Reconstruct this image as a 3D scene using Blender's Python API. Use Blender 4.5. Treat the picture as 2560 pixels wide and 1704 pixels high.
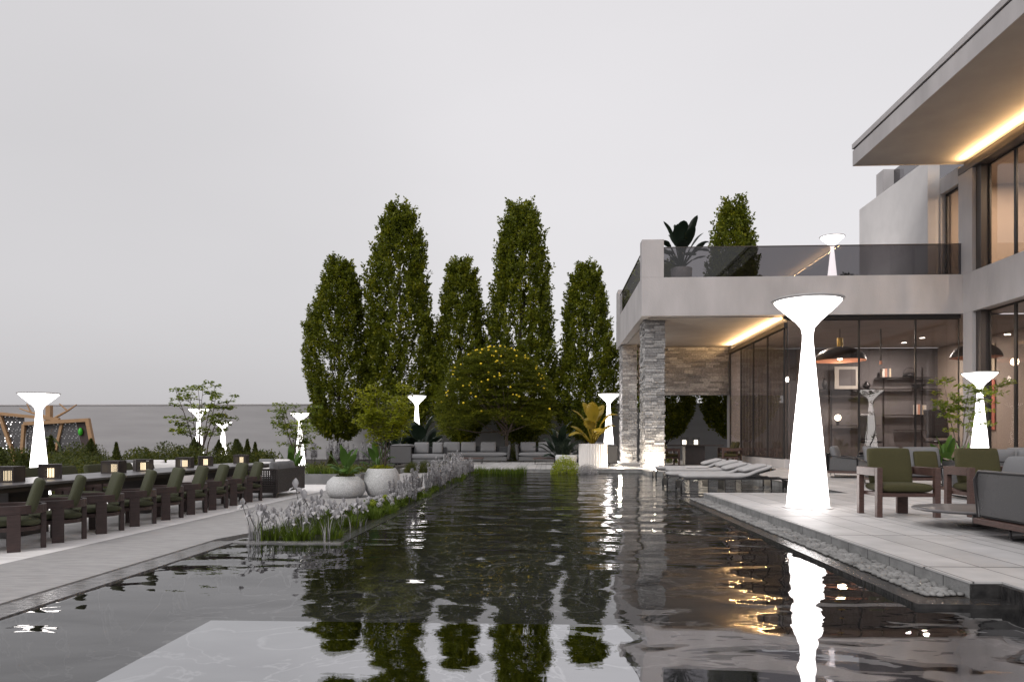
import bpy, math, random
from mathutils import Vector, Matrix, Euler
R = math.radians
rnd = random.Random(7)
scene = bpy.context.scene
for o in list(bpy.data.objects):
    bpy.data.objects.remove(o)

# ------------------------------------------------------------------ camera
cam_data = bpy.data.cameras.new('camera')
cam = bpy.data.objects.new('camera', cam_data)
scene.collection.objects.link(cam)
cam.location = (0, 0, 1.02)
cam.rotation_euler = (R(90), 0, R(2.72))
cam_data.sensor_width = 36
cam_data.lens = 36 * 1850 / 2560
cam_data.shift_y = 248 / 2560
cam_data.clip_end = 2000
cam_data.clip_start = 0.05
scene.camera = cam

# ------------------------------------------------------------------ world / sun
SUN_EL, SUN_ROT = R(42), R(215)
world = bpy.data.worlds.new('World')
scene.world = world
world.use_nodes = True
nt = world.node_tree
nt.nodes.clear()
W = lambda t, **k: nt.nodes.new(t)
out = W('ShaderNodeOutputWorld')
sky = W('ShaderNodeTexSky'); sky.sky_type = 'NISHITA'; sky.sun_disc = False
sky.sun_elevation = SUN_EL; sky.sun_rotation = SUN_ROT; sky.dust_density = 5
bg1 = W('ShaderNodeBackground'); bg1.inputs['Strength'].default_value = 0.05
hsv = W('ShaderNodeHueSaturation'); hsv.inputs['Saturation'].default_value = 0.1
nt.links.new(sky.outputs[0], hsv.inputs['Color']); nt.links.new(hsv.outputs[0], bg1.inputs['Color'])
# overcast cloud layer: soft grey clouds, darker bank low in the west
tc = W('ShaderNodeTexCoord'); mp = W('ShaderNodeMapping'); mp.inputs['Scale'].default_value = (0.9, 0.9, 2.2)
nz = W('ShaderNodeTexNoise'); nz.inputs['Scale'].default_value = 1.5; nz.inputs['Detail'].default_value = 4; nz.inputs['Roughness'].default_value = 0.45
nt.links.new(tc.outputs['Generated'], mp.inputs['Vector']); nt.links.new(mp.outputs[0], nz.inputs['Vector'])
dot = W('ShaderNodeVectorMath'); dot.operation = 'DOT_PRODUCT'
dot.inputs[1].default_value = Vector((-0.62, 0.77, 0.08)).normalized()
nt.links.new(tc.outputs['Generated'], dot.inputs[0])
mr = W('ShaderNodeMapRange'); mr.inputs['From Min'].default_value = 0.78; mr.inputs['From Max'].default_value = 1.0
mr.interpolation_type = 'SMOOTHSTEP'
nt.links.new(dot.outputs['Value'], mr.inputs['Value'])
mul = W('ShaderNodeMath'); mul.operation = 'MULTIPLY_ADD'; mul.inputs[1].default_value = 0.55; mul.inputs[2].default_value = -0.22
nt.links.new(nz.outputs['Fac'], mul.inputs[0])
add = W('ShaderNodeMath'); add.operation = 'MULTIPLY_ADD'; add.inputs[1].default_value = 0.50; add.use_clamp = True
nt.links.new(mr.outputs[0], add.inputs[0]); nt.links.new(mul.outputs[0], add.inputs[2])
cr = W('ShaderNodeValToRGB')
cr.color_ramp.elements[0].color = (0.70, 0.68, 0.70, 1)
cr.color_ramp.elements[1].color = (0.40, 0.39, 0.40, 1)
nt.links.new(add.outputs[0], cr.inputs[0])
bg2 = W('ShaderNodeBackground'); bg2.inputs['Strength'].default_value = 0.94
nt.links.new(cr.outputs[0], bg2.inputs['Color'])
ads = W('ShaderNodeAddShader')
nt.links.new(bg1.outputs[0], ads.inputs[0]); nt.links.new(bg2.outputs[0], ads.inputs[1]); nt.links.new(ads.outputs[0], out.inputs[0])

sun = bpy.data.lights.new('sun', 'SUN'); sun.energy = 1.1; sun.angle = R(20); sun.color = (1, 0.96, 0.9)
so = bpy.data.objects.new('sun', sun); scene.collection.objects.link(so)
so.rotation_euler = (R(48), 0, R(-35))

scene.view_settings.view_transform = 'Standard'
scene.view_settings.look = 'None'
scene.view_settings.exposure = 0.0
scene.view_settings.gamma = 1
scene.render.engine = 'CYCLES'
scene.cycles.max_bounces = 8
scene.cycles.transparent_max_bounces = 16
scene.cycles.glossy_bounces = 4
scene.cycles.diffuse_bounces = 3
scene.cycles.sample_clamp_indirect = 4
scene.cycles.caustics_reflective = False
scene.cycles.caustics_refractive = False
scene.cycles.use_denoising = True

# ------------------------------------------------------------------ helpers
KID = {}
class MB:
    def __init__(s): s.v = []; s.f = []
    def add(s, vs, fs):
        n = len(s.v); s.v += [tuple(v) for v in vs]; s.f += [tuple(i + n for i in f) for f in fs]; return s
    def box(s, x0, x1, y0, y1, z0, z1, m=None):
        vs = [Vector(p) for p in ((x0,y0,z0),(x1,y0,z0),(x1,y1,z0),(x0,y1,z0),(x0,y0,z1),(x1,y0,z1),(x1,y1,z1),(x0,y1,z1))]
        if m is not None: vs = [m @ v for v in vs]
        return s.add(vs, [(0,3,2,1),(4,5,6,7),(0,1,5,4),(1,2,6,5),(2,3,7,6),(3,0,4,7)])
    def cbox(s, c, d, rot=(0,0,0)):
        m = Matrix.Translation(c) @ Euler(rot).to_matrix().to_4x4()
        return s.box(-d[0]/2, d[0]/2, -d[1]/2, d[1]/2, -d[2]/2, d[2]/2, m)
    def lathe(s, prof, n=24, c=(0,0,0), cap0=True, cap1=True, sx=1, sy=1):
        vs = []; fs = []
        for r, z in prof:
            for k in range(n):
                a = 2*math.pi*k/n; vs.append((c[0]+r*sx*math.cos(a), c[1]+r*sy*math.sin(a), c[2]+z))
        for i in range(len(prof)-1):
            for k in range(n):
                k2 = (k+1) % n; fs.append((i*n+k, i*n+k2, (i+1)*n+k2, (i+1)*n+k))
        if cap0: fs.append(tuple(range(n-1, -1, -1)))
        if cap1: fs.append(tuple((len(prof)-1)*n+k for k in range(n)))
        return s.add(vs, fs)
    def tube(s, pts, rad, n=8, closed=False):
        pts = [Vector(p) for p in pts]; L = len(pts)
        rr = rad if isinstance(rad, (list, tuple)) else [rad]*L
        vs = []; fs = []; up = Vector((0,0,1)); prev = None
        for i, p in enumerate(pts):
            if closed: t = pts[(i+1) % L] - pts[i-1]
            else: t = pts[min(i+1, L-1)] - pts[max(i-1, 0)]
            t.normalize()
            if prev is None:
                a = t.orthogonal().normalized()
            else:
                a = prev - t * prev.dot(t)
                a = a.normalized() if a.length > 1e-6 else t.orthogonal().normalized()
            prev = a; b = t.cross(a)
            for k in range(n):
                w = 2*math.pi*k/n; vs.append(p + (a*math.cos(w)+b*math.sin(w))*rr[i])
        for i in range(L if closed else L-1):
            j = (i+1) % L
            for k in range(n):
                k2 = (k+1) % n; fs.append((i*n+k, i*n+k2, j*n+k2, j*n+k))
        if not closed:
            fs.append(tuple(range(n-1, -1, -1))); fs.append(tuple((L-1)*n+k for k in range(n)))
        return s.add(vs, fs)
    def cushion(s, c, d, rot=(0,0,0), puff=0.25, n=12, nz=4):
        n = 12
        """pillow-like rounded box centred on c"""
        m = Matrix.Translation(c) @ Euler(rot).to_matrix().to_4x4()
        ax = min(range(3), key=lambda i: d[i]); pm = {0: (2,1,0), 1: (0,2,1), 2: (0,1,2)}[ax]; D = [d[pm[0]], d[pm[1]], d[pm[2]]]
        vs = []; fs = []; idx = {}
        def P(i, j, k):
            if (i, j, k) not in idx:
                u, v, w = i/n*2-1, j/n*2-1, k/nz*2-1
                e = 0.16
                x = u*(1-e*(abs(v)**6)*0.5*abs(w)); y = v*(1-e*(abs(u)**6)*0.5*abs(w))
                z = w*(1 - puff*max(abs(u), abs(v))**4)
                x *= 1-0.05*abs(w)**3; y *= 1-0.05*abs(w)**3
                q = [0,0,0]; q[pm[0]] = x*D[0]/2; q[pm[1]] = y*D[1]/2; q[pm[2]] = z*D[2]/2
                idx[(i, j, k)] = len(vs); vs.append(m @ Vector(q))
            return idx[(i, j, k)]
        for i in range(n):
            for j in range(n):
                fs.append((P(i,j,0),P(i,j+1,0),P(i+1,j+1,0),P(i+1,j,0))); fs.append((P(i,j,nz),P(i+1,j,nz),P(i+1,j+1,nz),P(i,j+1,nz)))
        for i in range(n):
            for k in range(nz):
                fs.append((P(i,0,k),P(i+1,0,k),P(i+1,0,k+1),P(i,0,k+1))); fs.append((P(i,n,k),P(i,n,k+1),P(i+1,n,k+1),P(i+1,n,k)))
                fs.append((P(0,i,k),P(0,i,k+1),P(0,i+1,k+1),P(0,i+1,k))); fs.append((P(n,i,k),P(n,i+1,k),P(n,i+1,k+1),P(n,i,k+1)))
        if ax != 2: fs = [f[::-1] for f in fs]
        return s.add(vs, fs)
    def ball(s, c, r, n=10, m=6, sz=1):
        prof = [(r*math.sin(math.pi*(i+.02)/(m+.04)), -r*sz*math.cos(math.pi*(i+.02)/(m+.04))) for i in range(m+1)]
        return s.lathe(prof, n, c)
    def mesh(s, name):
        me = bpy.data.meshes.new(name); me.from_pydata(s.v, [], s.f); me.update(); return me
    def build(s, name, mat, parent=None, bevel=0, smooth=False, sub=0, loc=None):
        me = s.mesh(name)
        if mat: me.materials.append(mat)
        o = bpy.data.objects.new(name, me); scene.collection.objects.link(o)
        if parent is not None: o.parent = parent; KID.setdefault(parent.name, []).append(o)
        if loc is not None: o.location = loc
        if smooth:
            for p in me.polygons: p.use_smooth = True
        if bevel:
            b = o.modifiers.new('bevel', 'BEVEL'); b.width = bevel; b.segments = 2; b.limit_method = 'ANGLE'
        if sub:
            b = o.modifiers.new('sub', 'SUBSURF'); b.levels = sub; b.render_levels = sub
        return o

def tag(o, label=None, cat=None, group=None, kind=None):
    if label: o['label'] = label
    if cat: o['category'] = cat
    if group: o['group'] = group
    if kind: o['kind'] = kind
    return o
def thing(name, loc, label, cat, group=None, rz=0, sc=1):
    o = bpy.data.objects.new(name, None); scene.collection.objects.link(o)
    o.location = loc; o.rotation_euler = (0, 0, rz); o.scale = (sc, sc, sc) if not isinstance(sc, tuple) else sc
    o.empty_display_size = 0.1
    return tag(o, label, cat, group)
def struct(o): o['kind'] = 'structure'; return o
def kids(o): return list(KID.get(o.name, []))
def copy_tree(o, parent=None, ch=None):
    c = o.copy(); scene.collection.objects.link(c); c.parent = parent
    if parent is not None: KID.setdefault(parent.name, []).append(c)
    for k in kids(o): copy_tree(k, c)
    return c
def dup(o, loc, rz=0, label=None, group=None, sc=None):
    c = copy_tree(o); c.location = loc; c.rotation_euler = (0, 0, rz)
    if label: c['label'] = label
    if group: c['group'] = group
    if sc: c.scale = (sc, sc, sc) if not isinstance(sc, tuple) else sc
    return c

# ------------------------------------------------------------------ materials
def newmat(name):
    m = bpy.data.materials.new(name); m.use_nodes = True
    t = m.node_tree; return m, t, t.nodes['Principled BSDF']
def mat(name, col, rough=0.6, metal=0, noise=0.0, nscale=8, bump=0.0, bscale=60, stretch=(1,1,1), spec=0.5, col2=None, sheen=0, trans=0):
    m, t, b = newmat(name)
    b.inputs['Roughness'].default_value = rough; b.inputs['Metallic'].default_value = metal
    b.inputs['Specular IOR Level'].default_value = spec
    if sheen: b.inputs['Sheen Weight'].default_value = sheen
    tc = t.nodes.new('ShaderNodeTexCoord'); mp = t.nodes.new('ShaderNodeMapping'); mp.inputs['Scale'].default_value = stretch
    t.links.new(tc.outputs['Object'], mp.inputs[0])
    if noise or col2:
        n = t.nodes.new('ShaderNodeTexNoise'); n.inputs['Scale'].default_value = nscale; n.inputs['Detail'].default_value = 6
        t.links.new(mp.outputs[0], n.inputs['Vector'])
        r = t.nodes.new('ShaderNodeValToRGB'); r.color_ramp.elements[0].position = 0.3; r.color_ramp.elements[1].position = 0.7
        c2 = col2 or tuple(min(1, c*(1+noise)) for c in col)
        c1 = col if col2 else tuple(c*(1-noise) for c in col)
        r.color_ramp.elements[0].color = (*c1, 1); r.color_ramp.elements[1].color = (*c2, 1)
        t.links.new(n.outputs['Fac'], r.inputs[0]); t.links.new(r.outputs[0], b.inputs['Base Color'])
    else: b.inputs['Base Color'].default_value = (*col, 1)
    if bump:
        n2 = t.nodes.new('ShaderNodeTexNoise'); n2.inputs['Scale'].default_value = bscale; n2.inputs['Detail'].default_value = 4
        t.links.new(mp.outputs[0], n2.inputs['Vector'])
        bp = t.nodes.new('ShaderNodeBump'); bp.inputs['Strength'].default_value = bump; bp.inputs['Distance'].default_value = 0.02
        t.links.new(n2.outputs['Fac'], bp.inputs['Height']); t.links.new(bp.outputs[0], b.inputs['Normal'])
    return m
def emit(name, col, s):
    m, t, b = newmat(name); b.inputs['Base Color'].default_value = (*col, 1)
    b.inputs['Emission Color'].default_value = (*col, 1); b.inputs['Emission Strength'].default_value = s; return m
def leafmat(name, c1, c2, c3=None, tr=0.35, rough=0.5):
    m, t, b = newmat(name); N = t.nodes
    g = N.new('ShaderNodeNewGeometry'); r = N.new('ShaderNodeValToRGB')
    r.color_ramp.elements[0].color = (*c1, 1); r.color_ramp.elements[1].color = (*c2, 1)
    if c3:
        e = r.color_ramp.elements.new(0.85); e.color = (*c3, 1); r.color_ramp.elements[1].position = 0.6
        r.color_ramp.elements[2].position = 1.0; r.color_ramp.elements[1].color = (*c2, 1); r.color_ramp.elements[2].color = (*c3, 1)
    tc = N.new('ShaderNodeTexCoord'); n = N.new('ShaderNodeTexNoise'); n.inputs['Scale'].default_value = 1.3; n.inputs['Detail'].default_value = 3
    t.links.new(tc.outputs['Object'], n.inputs['Vector'])
    mx = N.new('ShaderNodeMath'); mx.operation = 'MULTIPLY_ADD'; mx.inputs[1].default_value = 0.55
    sc = N.new('ShaderNodeMath'); sc.operation = 'MULTIPLY_ADD'; sc.inputs[1].default_value = 1.1; sc.inputs[2].default_value = -0.32
    t.links.new(n.outputs['Fac'], sc.inputs[0]); t.links.new(g.outputs['Random Per Island'], mx.inputs[0]); t.links.new(sc.outputs[0], mx.inputs[2])
    t.links.new(mx.outputs[0], r.inputs[0])
    t.links.new(r.outputs[0], b.inputs['Base Color']); b.inputs['Roughness'].default_value = rough; b.inputs['Specular IOR Level'].default_value = 0.3
    tl = N.new('ShaderNodeBsdfTranslucent'); t.links.new(r.outputs[0], tl.inputs['Color'])
    ms = N.new('ShaderNodeMixShader'); ms.inputs[0].default_value = tr
    t.links.new(b.outputs[0], ms.inputs[1]); t.links.new(tl.outputs[0], ms.inputs[2]); t.links.new(ms.outputs[0], N['Material Output'].inputs[0])
    return m
def glassmat(name, tint, ior=1.5, boost=1.0, rough=0.0):
    m, t, b = newmat(name); N = t.nodes; N.remove(b)
    tr = N.new('ShaderNodeBsdfTransparent'); tr.inputs[0].default_value = (*tint, 1)
    gl = N.new('ShaderNodeBsdfGlossy'); gl.inputs['Roughness'].default_value = rough; gl.inputs['Color'].default_value = (boost, boost, boost, 1)
    fr = N.new('ShaderNodeFresnel'); fr.inputs[0].default_value = ior
    g = N.new('ShaderNodeNewGeometry'); bf = N.new('ShaderNodeMath'); bf.operation = 'SUBTRACT'; bf.inputs[0].default_value = 1; t.links.new(g.outputs['Backfacing'], bf.inputs[1])
    fm = N.new('ShaderNodeMath'); fm.operation = 'MULTIPLY'; t.links.new(fr.outputs[0], fm.inputs[0]); t.links.new(bf.outputs[0], fm.inputs[1])
    mx = N.new('ShaderNodeMixShader'); t.links.new(fm.outputs[0], mx.inputs[0]); t.links.new(tr.outputs[0], mx.inputs[1]); t.links.new(gl.outputs[0], mx.inputs[2])
    t.links.new(mx.outputs[0], N['Material Output'].inputs[0]); return m
def meshmat(name, col, scale, fill=0.5, rough=0.6, diag=True):
    """woven screen with real see-through holes"""
    m, t, b = newmat(name); N = t.nodes; b.inputs['Base Color'].default_value = (*col, 1); b.inputs['Roughness'].default_value = rough
    tc = N.new('ShaderNodeTexCoord'); mp = N.new('ShaderNodeMapping'); mp.inputs['Scale'].default_value = (scale,)*3
    if diag: mp.inputs['Rotation'].default_value = (R(45), R(35), R(45))
    t.links.new(tc.outputs['Object'], mp.inputs[0])
    v = N.new('ShaderNodeTexVoronoi'); v.inputs['Scale'].default_value = 1; v.inputs['Randomness'].default_value = 0.35
    t.links.new(mp.outputs[0], v.inputs['Vector'])
    c = N.new('ShaderNodeMath'); c.operation = 'GREATER_THAN'; c.inputs[1].default_value = 0.5*(1-fill)+0.14; t.links.new(v.outputs['Distance'], c.inputs[0])
    tr = N.new('ShaderNodeBsdfTransparent'); mx = N.new('ShaderNodeMixShader')
    t.links.new(c.outputs[0], mx.inputs[0]); t.links.new(tr.outputs[0], mx.inputs[1]); t.links.new(b.outputs[0], mx.inputs[2]); t.links.new(mx.outputs[0], N['Material Output'].inputs[0])
    return m
M = {}
M['plaster'] = mat('plaster', (0.42,0.40,0.405), 0.85, noise=0.14, nscale=1.2, stretch=(1,1,.35), bump=0.35, bscale=30)
M['plaster_light'] = mat('plaster_light', (0.58,0.56,0.56), 0.85, noise=0.05, nscale=1.5, bump=0.25, bscale=30)
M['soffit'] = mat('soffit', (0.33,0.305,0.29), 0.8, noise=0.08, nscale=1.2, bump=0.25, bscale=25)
M['frame'] = mat('dark_frame', (0.018,0.016,0.016), 0.4)
M['bronze'] = mat('bronze_frame', (0.05,0.042,0.04), 0.45)
M['wall'] = mat('garden_wall', (0.345,0.336,0.345), 0.85, noise=0.08, nscale=0.8, bump=0.3, bscale=6, stretch=(0.3,1,3))
M['roomwall'] = mat('room_wall', (0.15,0.138,0.142), 0.8, noise=0.06, nscale=1)
M['tan'] = mat('tan_wall', (0.34,0.28,0.235), 0.8, noise=0.04, nscale=1)
M['roomfloor'] = mat('room_floor', (0.16,0.12,0.10), 0.35, noise=0.1, nscale=3)
M['path'] = mat('path_concrete', (0.30,0.292,0.292), 0.75, noise=0.15, nscale=5, bump=0.35, bscale=25, stretch=(1,5,1))
M['rug'] = mat('pale_marble', (0.66,0.64,0.63), 0.5, col2=(0.84,0.82,0.82), nscale=2.2, bump=0.1, bscale=20, stretch=(0.6,4,1))
M['coping'] = mat('wet_coping', (0.10,0.098,0.10), 0.12, col2=(0.26,0.25,0.25), nscale=7, stretch=(1,3,1), bump=0.15, bscale=14)
M['blackstone'] = mat('black_stone', (0.010,0.010,0.011), 0.12, col2=(0.05,0.048,0.048), nscale=9, stretch=(1,2.5,1), bump=0.5, bscale=14, spec=0.35)
M['kerb'] = mat('kerb_stone', (0.20,0.20,0.20), 0.8, noise=0.25, nscale=5, bump=0.4, bscale=30)
M['pebble'] = mat('pebble', (0.17,0.168,0.166), 0.8, noise=0.4, nscale=6, bump=0.2, bscale=60)
M['soil'] = mat('soil', (0.03,0.024,0.018), 0.95, noise=0.4, nscale=20, bump=0.6, bscale=30)
M['ground'] = mat('ground', (0.10,0.10,0.09), 0.9, noise=0.2, nscale=0.5)
M['wood'] = mat('dark_wood', (0.040,0.022,0.020), 0.5, noise=0.28, nscale=5, stretch=(3,3,14), bump=0.1, bscale=60)
M['woodbrown'] = mat('oiled_wood', (0.065,0.034,0.028), 0.5, noise=0.3, nscale=5, stretch=(3,3,12), bump=0.1, bscale=60)  # lighter, warmer brown than dark_wood
M['teak'] = mat('teak', (0.34,0.20,0.10), 0.6, noise=0.2, nscale=6, stretch=(1,1,6))
M['olive'] = mat('olive_fabric', (0.046,0.049,0.024), 0.95, noise=0.18, nscale=120, bump=0.4, bscale=260)
M['olivelight'] = mat('olive_weave', (0.050,0.045,0.015), 0.95, noise=0.3, nscale=140, bump=0.6, bscale=300)
M['greyfab'] = mat('grey_fabric', (0.155,0.155,0.162), 0.95, noise=0.06, nscale=80, bump=0.3, bscale=250)
M['greyfabdark'] = mat('mid_grey_fabric', (0.11,0.11,0.113), 0.95, noise=0.06, nscale=80, bump=0.3, bscale=250)
M['whitefab'] = mat('white_fabric', (0.62,0.60,0.60), 0.95, noise=0.05, nscale=80)
M['loungefab'] = mat('lounger_fabric', (0.36,0.35,0.352), 0.95, noise=0.05, nscale=30, bump=0.3, bscale=40)
M['tabletop'] = mat('dark_stone_top', (0.11,0.105,0.11), 0.35, noise=0.25, nscale=2, stretch=(1,3,1))
M['darkwood'] = mat('blackened_wood', (0.025,0.018,0.017), 0.5, noise=0.2, nscale=6)
M['metal'] = mat('dark_metal', (0.03,0.028,0.03), 0.35, metal=0.3)
M['rope'] = meshmat('dark_rope_weave', (0.085,0.083,0.086), 55, 0.62)
M['ropesolid'] = mat('charcoal_rope', (0.06,0.06,0.063), 0.8, noise=0.6, nscale=90, bump=0.8, bscale=130)
M['screen'] = meshmat('pavilion_screen', (0.07,0.067,0.07), 8, 0.72)
M['wicker'] = mat('brown_wicker', (0.020,0.014,0.013), 0.55, noise=0.5, nscale=30, stretch=(1,1,6), bump=0.8, bscale=60)
M['terrazzo'] = mat('speckled_stone', (0.32,0.32,0.322), 0.8, col2=(0.62,0.62,0.625), nscale=55, bump=0.6, bscale=70)
M['fluted'] = mat('fluted_plaster', (0.62,0.59,0.57), 0.7, noise=0.05, nscale=3)
M['concrete'] = mat('planter_concrete', (0.14,0.14,0.142), 0.8, noise=0.15, nscale=3, bump=0.2)
M['copper'] = mat('copper', (0.7,0.38,0.28), 0.35, metal=0.6)
M['brass'] = mat('brass', (0.55,0.40,0.10), 0.3, metal=0.8)
M['bark'] = mat('bark', (0.10,0.078,0.066), 0.9, noise=0.35, nscale=14, bump=0.6, bscale=40)
M['darkbark'] = mat('dark_bark', (0.03,0.024,0.02), 0.9, noise=0.35, nscale=14)
M['lamp'] = emit('glowing_polymer', (1.0,0.95,0.93), 5.0)
M['lamprim'] = mat('lamp_rim', (0.45,0.44,0.44), 0.4)
M['strip'] = emit('warm_strip', (1.0,0.66,0.32), 22)
M['candle'] = emit('candle_glow', (1.0,0.80,0.52), 3.5)
M['candlewhite'] = emit('candle_white', (1.0,0.90,0.72), 4)
M['bulb'] = emit('bulb', (1.0,0.9,0.8), 8)
M['downlight'] = emit('downlight', (1.0,0.95,0.88), 10)
M['glass'] = glassmat('window_glass', (0.90,0.87,0.86), 1.68)
M['glassdark'] = glassmat('smoked_glass', (0.42,0.41,0.42), 1.55)
M['pale'] = mat('pale_paper', (0.6,0.57,0.52), 0.8)
M['coral'] = mat('coral_paint', (0.5,0.16,0.11), 0.8)
M['cream'] = mat('cream_paint', (0.55,0.46,0.34), 0.8)
M['green_toy'] = mat('green_panel', (0.05,0.45,0.03), 0.5)
M['yellow_toy'] = mat('yellow_panel', (0.55,0.62,0.02), 0.5)
# stone ledge cladding: colour per stone
def stonemat():
    m, t, b = newmat('ledge_stone'); N = t.nodes
    g = N.new('ShaderNodeNewGeometry'); r = N.new('ShaderNodeValToRGB')
    r.color_ramp.elements[0].color = (0.21,0.205,0.21,1); r.color_ramp.elements[1].color = (0.52,0.51,0.51,1)
    e = r.color_ramp.elements.new(0.5); e.color = (0.34,0.332,0.33,1)
    t.links.new(g.outputs['Random Per Island'], r.inputs[0])
    n = N.new('ShaderNodeTexNoise'); n.inputs['Scale'].default_value = 14; n.inputs['Detail'].default_value = 8
    tc = N.new('ShaderNodeTexCoord'); t.links.new(tc.outputs['Object'], n.inputs['Vector'])
    mx = N.new('ShaderNodeMixRGB'); mx.blend_type = 'MULTIPLY'; mx.inputs[0].default_value = 0.8
    rr = N.new('ShaderNodeValToRGB'); rr.color_ramp.elements[0].position = 0.3; rr.color_ramp.elements[0].color = (0.45,0.45,0.45,1); rr.color_ramp.elements[1].position = 0.65
    t.links.new(n.outputs['Fac'], rr.inputs[0]); t.links.new(r.outputs[0], mx.inputs[1]); t.links.new(rr.outputs[0], mx.inputs[2])
    t.links.new(mx.outputs[0], b.inputs['Base Color']); b.inputs['Roughness'].default_value = 0.9
    bp = N.new('ShaderNodeBump'); bp.inputs['Strength'].default_value = 0.9; bp.inputs['Distance'].default_value = 0.03
    t.links.new(n.outputs['Fac'], bp.inputs['Height']); t.links.new(bp.outputs[0], b.inputs['Normal'])
    return m
M['stone'] = stonemat()
# deck paving: slabs with dark joints
def deckmat():
    m, t, b = newmat('deck_paving'); N = t.nodes; L = t.links.new
    tc = N.new('ShaderNodeTexCoord'); sp = N.new('ShaderNodeSeparateXYZ'); L(tc.outputs['Object'], sp.inputs[0])
    def joint(sock, period, off, w):
        a = N.new('ShaderNodeMath'); a.operation = 'ADD'; a.inputs[1].default_value = 200*period+off; L(sock, a.inputs[0])
        d = N.new('ShaderNodeMath'); d.operation = 'MODULO'; d.inputs[1].default_value = period; L(a.outputs[0], d.inputs[0])
        c = N.new('ShaderNodeMath'); c.operation = 'LESS_THAN'; c.inputs[1].default_value = w; L(d.outputs[0], c.inputs[0]); return c.outputs[0]
    js = [joint(sp.outputs[0], 0.78, 0.05, 0.014), joint(sp.outputs[0], 0.78, 0.42, 0.012), joint(sp.outputs[0], 1.56, 0.24, 0.012), joint(sp.outputs[1], 2.0, -0.12, 0.030)]
    cur = js[0]
    for j in js[1:]:
        q = N.new('ShaderNodeMath'); q.operation = 'MAXIMUM'; L(cur, q.inputs[0]); L(j, q.inputs[1]); cur = q.outputs[0]
    n = N.new('ShaderNodeTexNoise'); n.inputs['Scale'].default_value = 3; n.inputs['Detail'].default_value = 7; L(tc.outputs['Object'], n.inputs['Vector'])
    r = N.new('ShaderNodeValToRGB'); r.color_ramp.elements[0].position = 0.3; r.color_ramp.elements[0].color = (0.36,0.352,0.352,1); r.color_ramp.elements[1].position = 0.7; r.color_ramp.elements[1].color = (0.46,0.45,0.45,1)
    L(n.outputs['Fac'], r.inputs[0])
    sn = N.new('ShaderNodeVectorMath'); sn.operation = 'SNAP'; sn.inputs[1].default_value = (0.39,2.0,50); ofs = N.new('ShaderNodeVectorMath'); ofs.inputs[1].default_value = (0.05,-0.12,0); L(tc.outputs['Object'], ofs.inputs[0]); L(ofs.outputs[0], sn.inputs[0])
    wn = N.new('ShaderNodeTexWhiteNoise'); L(sn.outputs[0], wn.inputs['Vector']); wr = N.new('ShaderNodeMapRange'); wr.inputs['To Min'].default_value = 0.86; wr.inputs['To Max'].default_value = 1.04; L(wn.outputs['Value'], wr.inputs['Value'])
    vm = N.new('ShaderNodeVectorMath'); vm.operation = 'SCALE'; L(r.outputs[0], vm.inputs[0]); L(wr.outputs[0], vm.inputs['Scale'])
    mx = N.new('ShaderNodeMixRGB'); mx.inputs[2].default_value = (0.09,0.088,0.088,1); L(cur, mx.inputs[0]); L(vm.outputs[0], mx.inputs[1]); L(mx.outputs[0], b.inputs['Base Color'])
    b.inputs['Roughness'].default_value = 0.55; b.inputs['Specular IOR Level'].default_value = 0.4
    n2 = N.new('ShaderNodeTexNoise'); n2.inputs['Scale'].default_value = 45; L(tc.outputs['Object'], n2.inputs['Vector'])
    bp = N.new('ShaderNodeBump'); bp.inputs['Strength'].default_value = 0.12; bp.inputs['Distance'].default_value = 0.01; L(n2.outputs['Fac'], bp.inputs['Height']); L(bp.outputs[0], b.inputs['Normal'])
    return m
M['deck'] = deckmat()
# marble of the pool basin
def marblemat(name, c0, c1, vein):
    m, t, b = newmat(name); N = t.nodes; L = t.links.new
    tc = N.new('ShaderNodeTexCoord'); n = N.new('ShaderNodeTexNoise'); n.inputs['Scale'].default_value = 0.8; n.inputs['Detail'].default_value = 6; n.inputs['Distortion'].default_value = 1.6
    L(tc.outputs['Object'], n.inputs['Vector'])
    r = N.new('ShaderNodeValToRGB'); e = r.color_ramp.elements; e[0].color = (*c0,1); e[0].position = 0.3; e[1].color = (*c1,1); e[1].position = 0.75
    L(n.outputs['Fac'], r.inputs[0])
    n2 = N.new('ShaderNodeTexNoise'); n2.inputs['Scale'].default_value = 0.9; n2.inputs['Detail'].default_value = 7; n2.inputs['Distortion'].default_value = 2.2
    L(tc.outputs['Object'], n2.inputs['Vector'])
    r2 = N.new('ShaderNodeValToRGB'); r2.color_ramp.elements[0].position = 0.485; r2.color_ramp.elements[0].color = (0,0,0,1)
    r2.color_ramp.elements[1].position = 0.5; r2.color_ramp.elements[1].color = (1,1,1,1); q = r2.color_ramp.elements.new(0.52); q.color = (0,0,0,1)
    L(n2.outputs['Fac'], r2.inputs[0])
    mx = N.new('ShaderNodeMixRGB'); mx.inputs[2].default_value = (*vein,1)
    ml = N.new('ShaderNodeMath'); ml.operation = 'MULTIPLY'; ml.inputs[1].default_value = 0.7; L(r2.outputs[0], ml.inputs[0])
    L(ml.outputs[0], mx.inputs[0]); L(r.outputs[0], mx.inputs[1]); L(mx.outputs[0], b.inputs['Base Color']); b.inputs['Roughness'].default_value = 0.4
    return m
M['marble'] = marblemat('dark_marble', (0.006,0.006,0.0065), (0.030,0.029,0.030), (0.16,0.155,0.155))
M['marblelight'] = marblemat('polished_marble', (0.50,0.49,0.495), (0.68,0.665,0.67), (0.9,0.88,0.88))
_b = M['marblelight'].node_tree.nodes['Principled BSDF']; _b.inputs['Metallic'].default_value = 1.0; _b.inputs['Roughness'].default_value = 0.015; POLISHED = _b
_b = M['marble'].node_tree.nodes['Principled BSDF']; _b.inputs['Specular IOR Level'].default_value = 0.08; _b.inputs['Roughness'].default_value = 0.7
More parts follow.
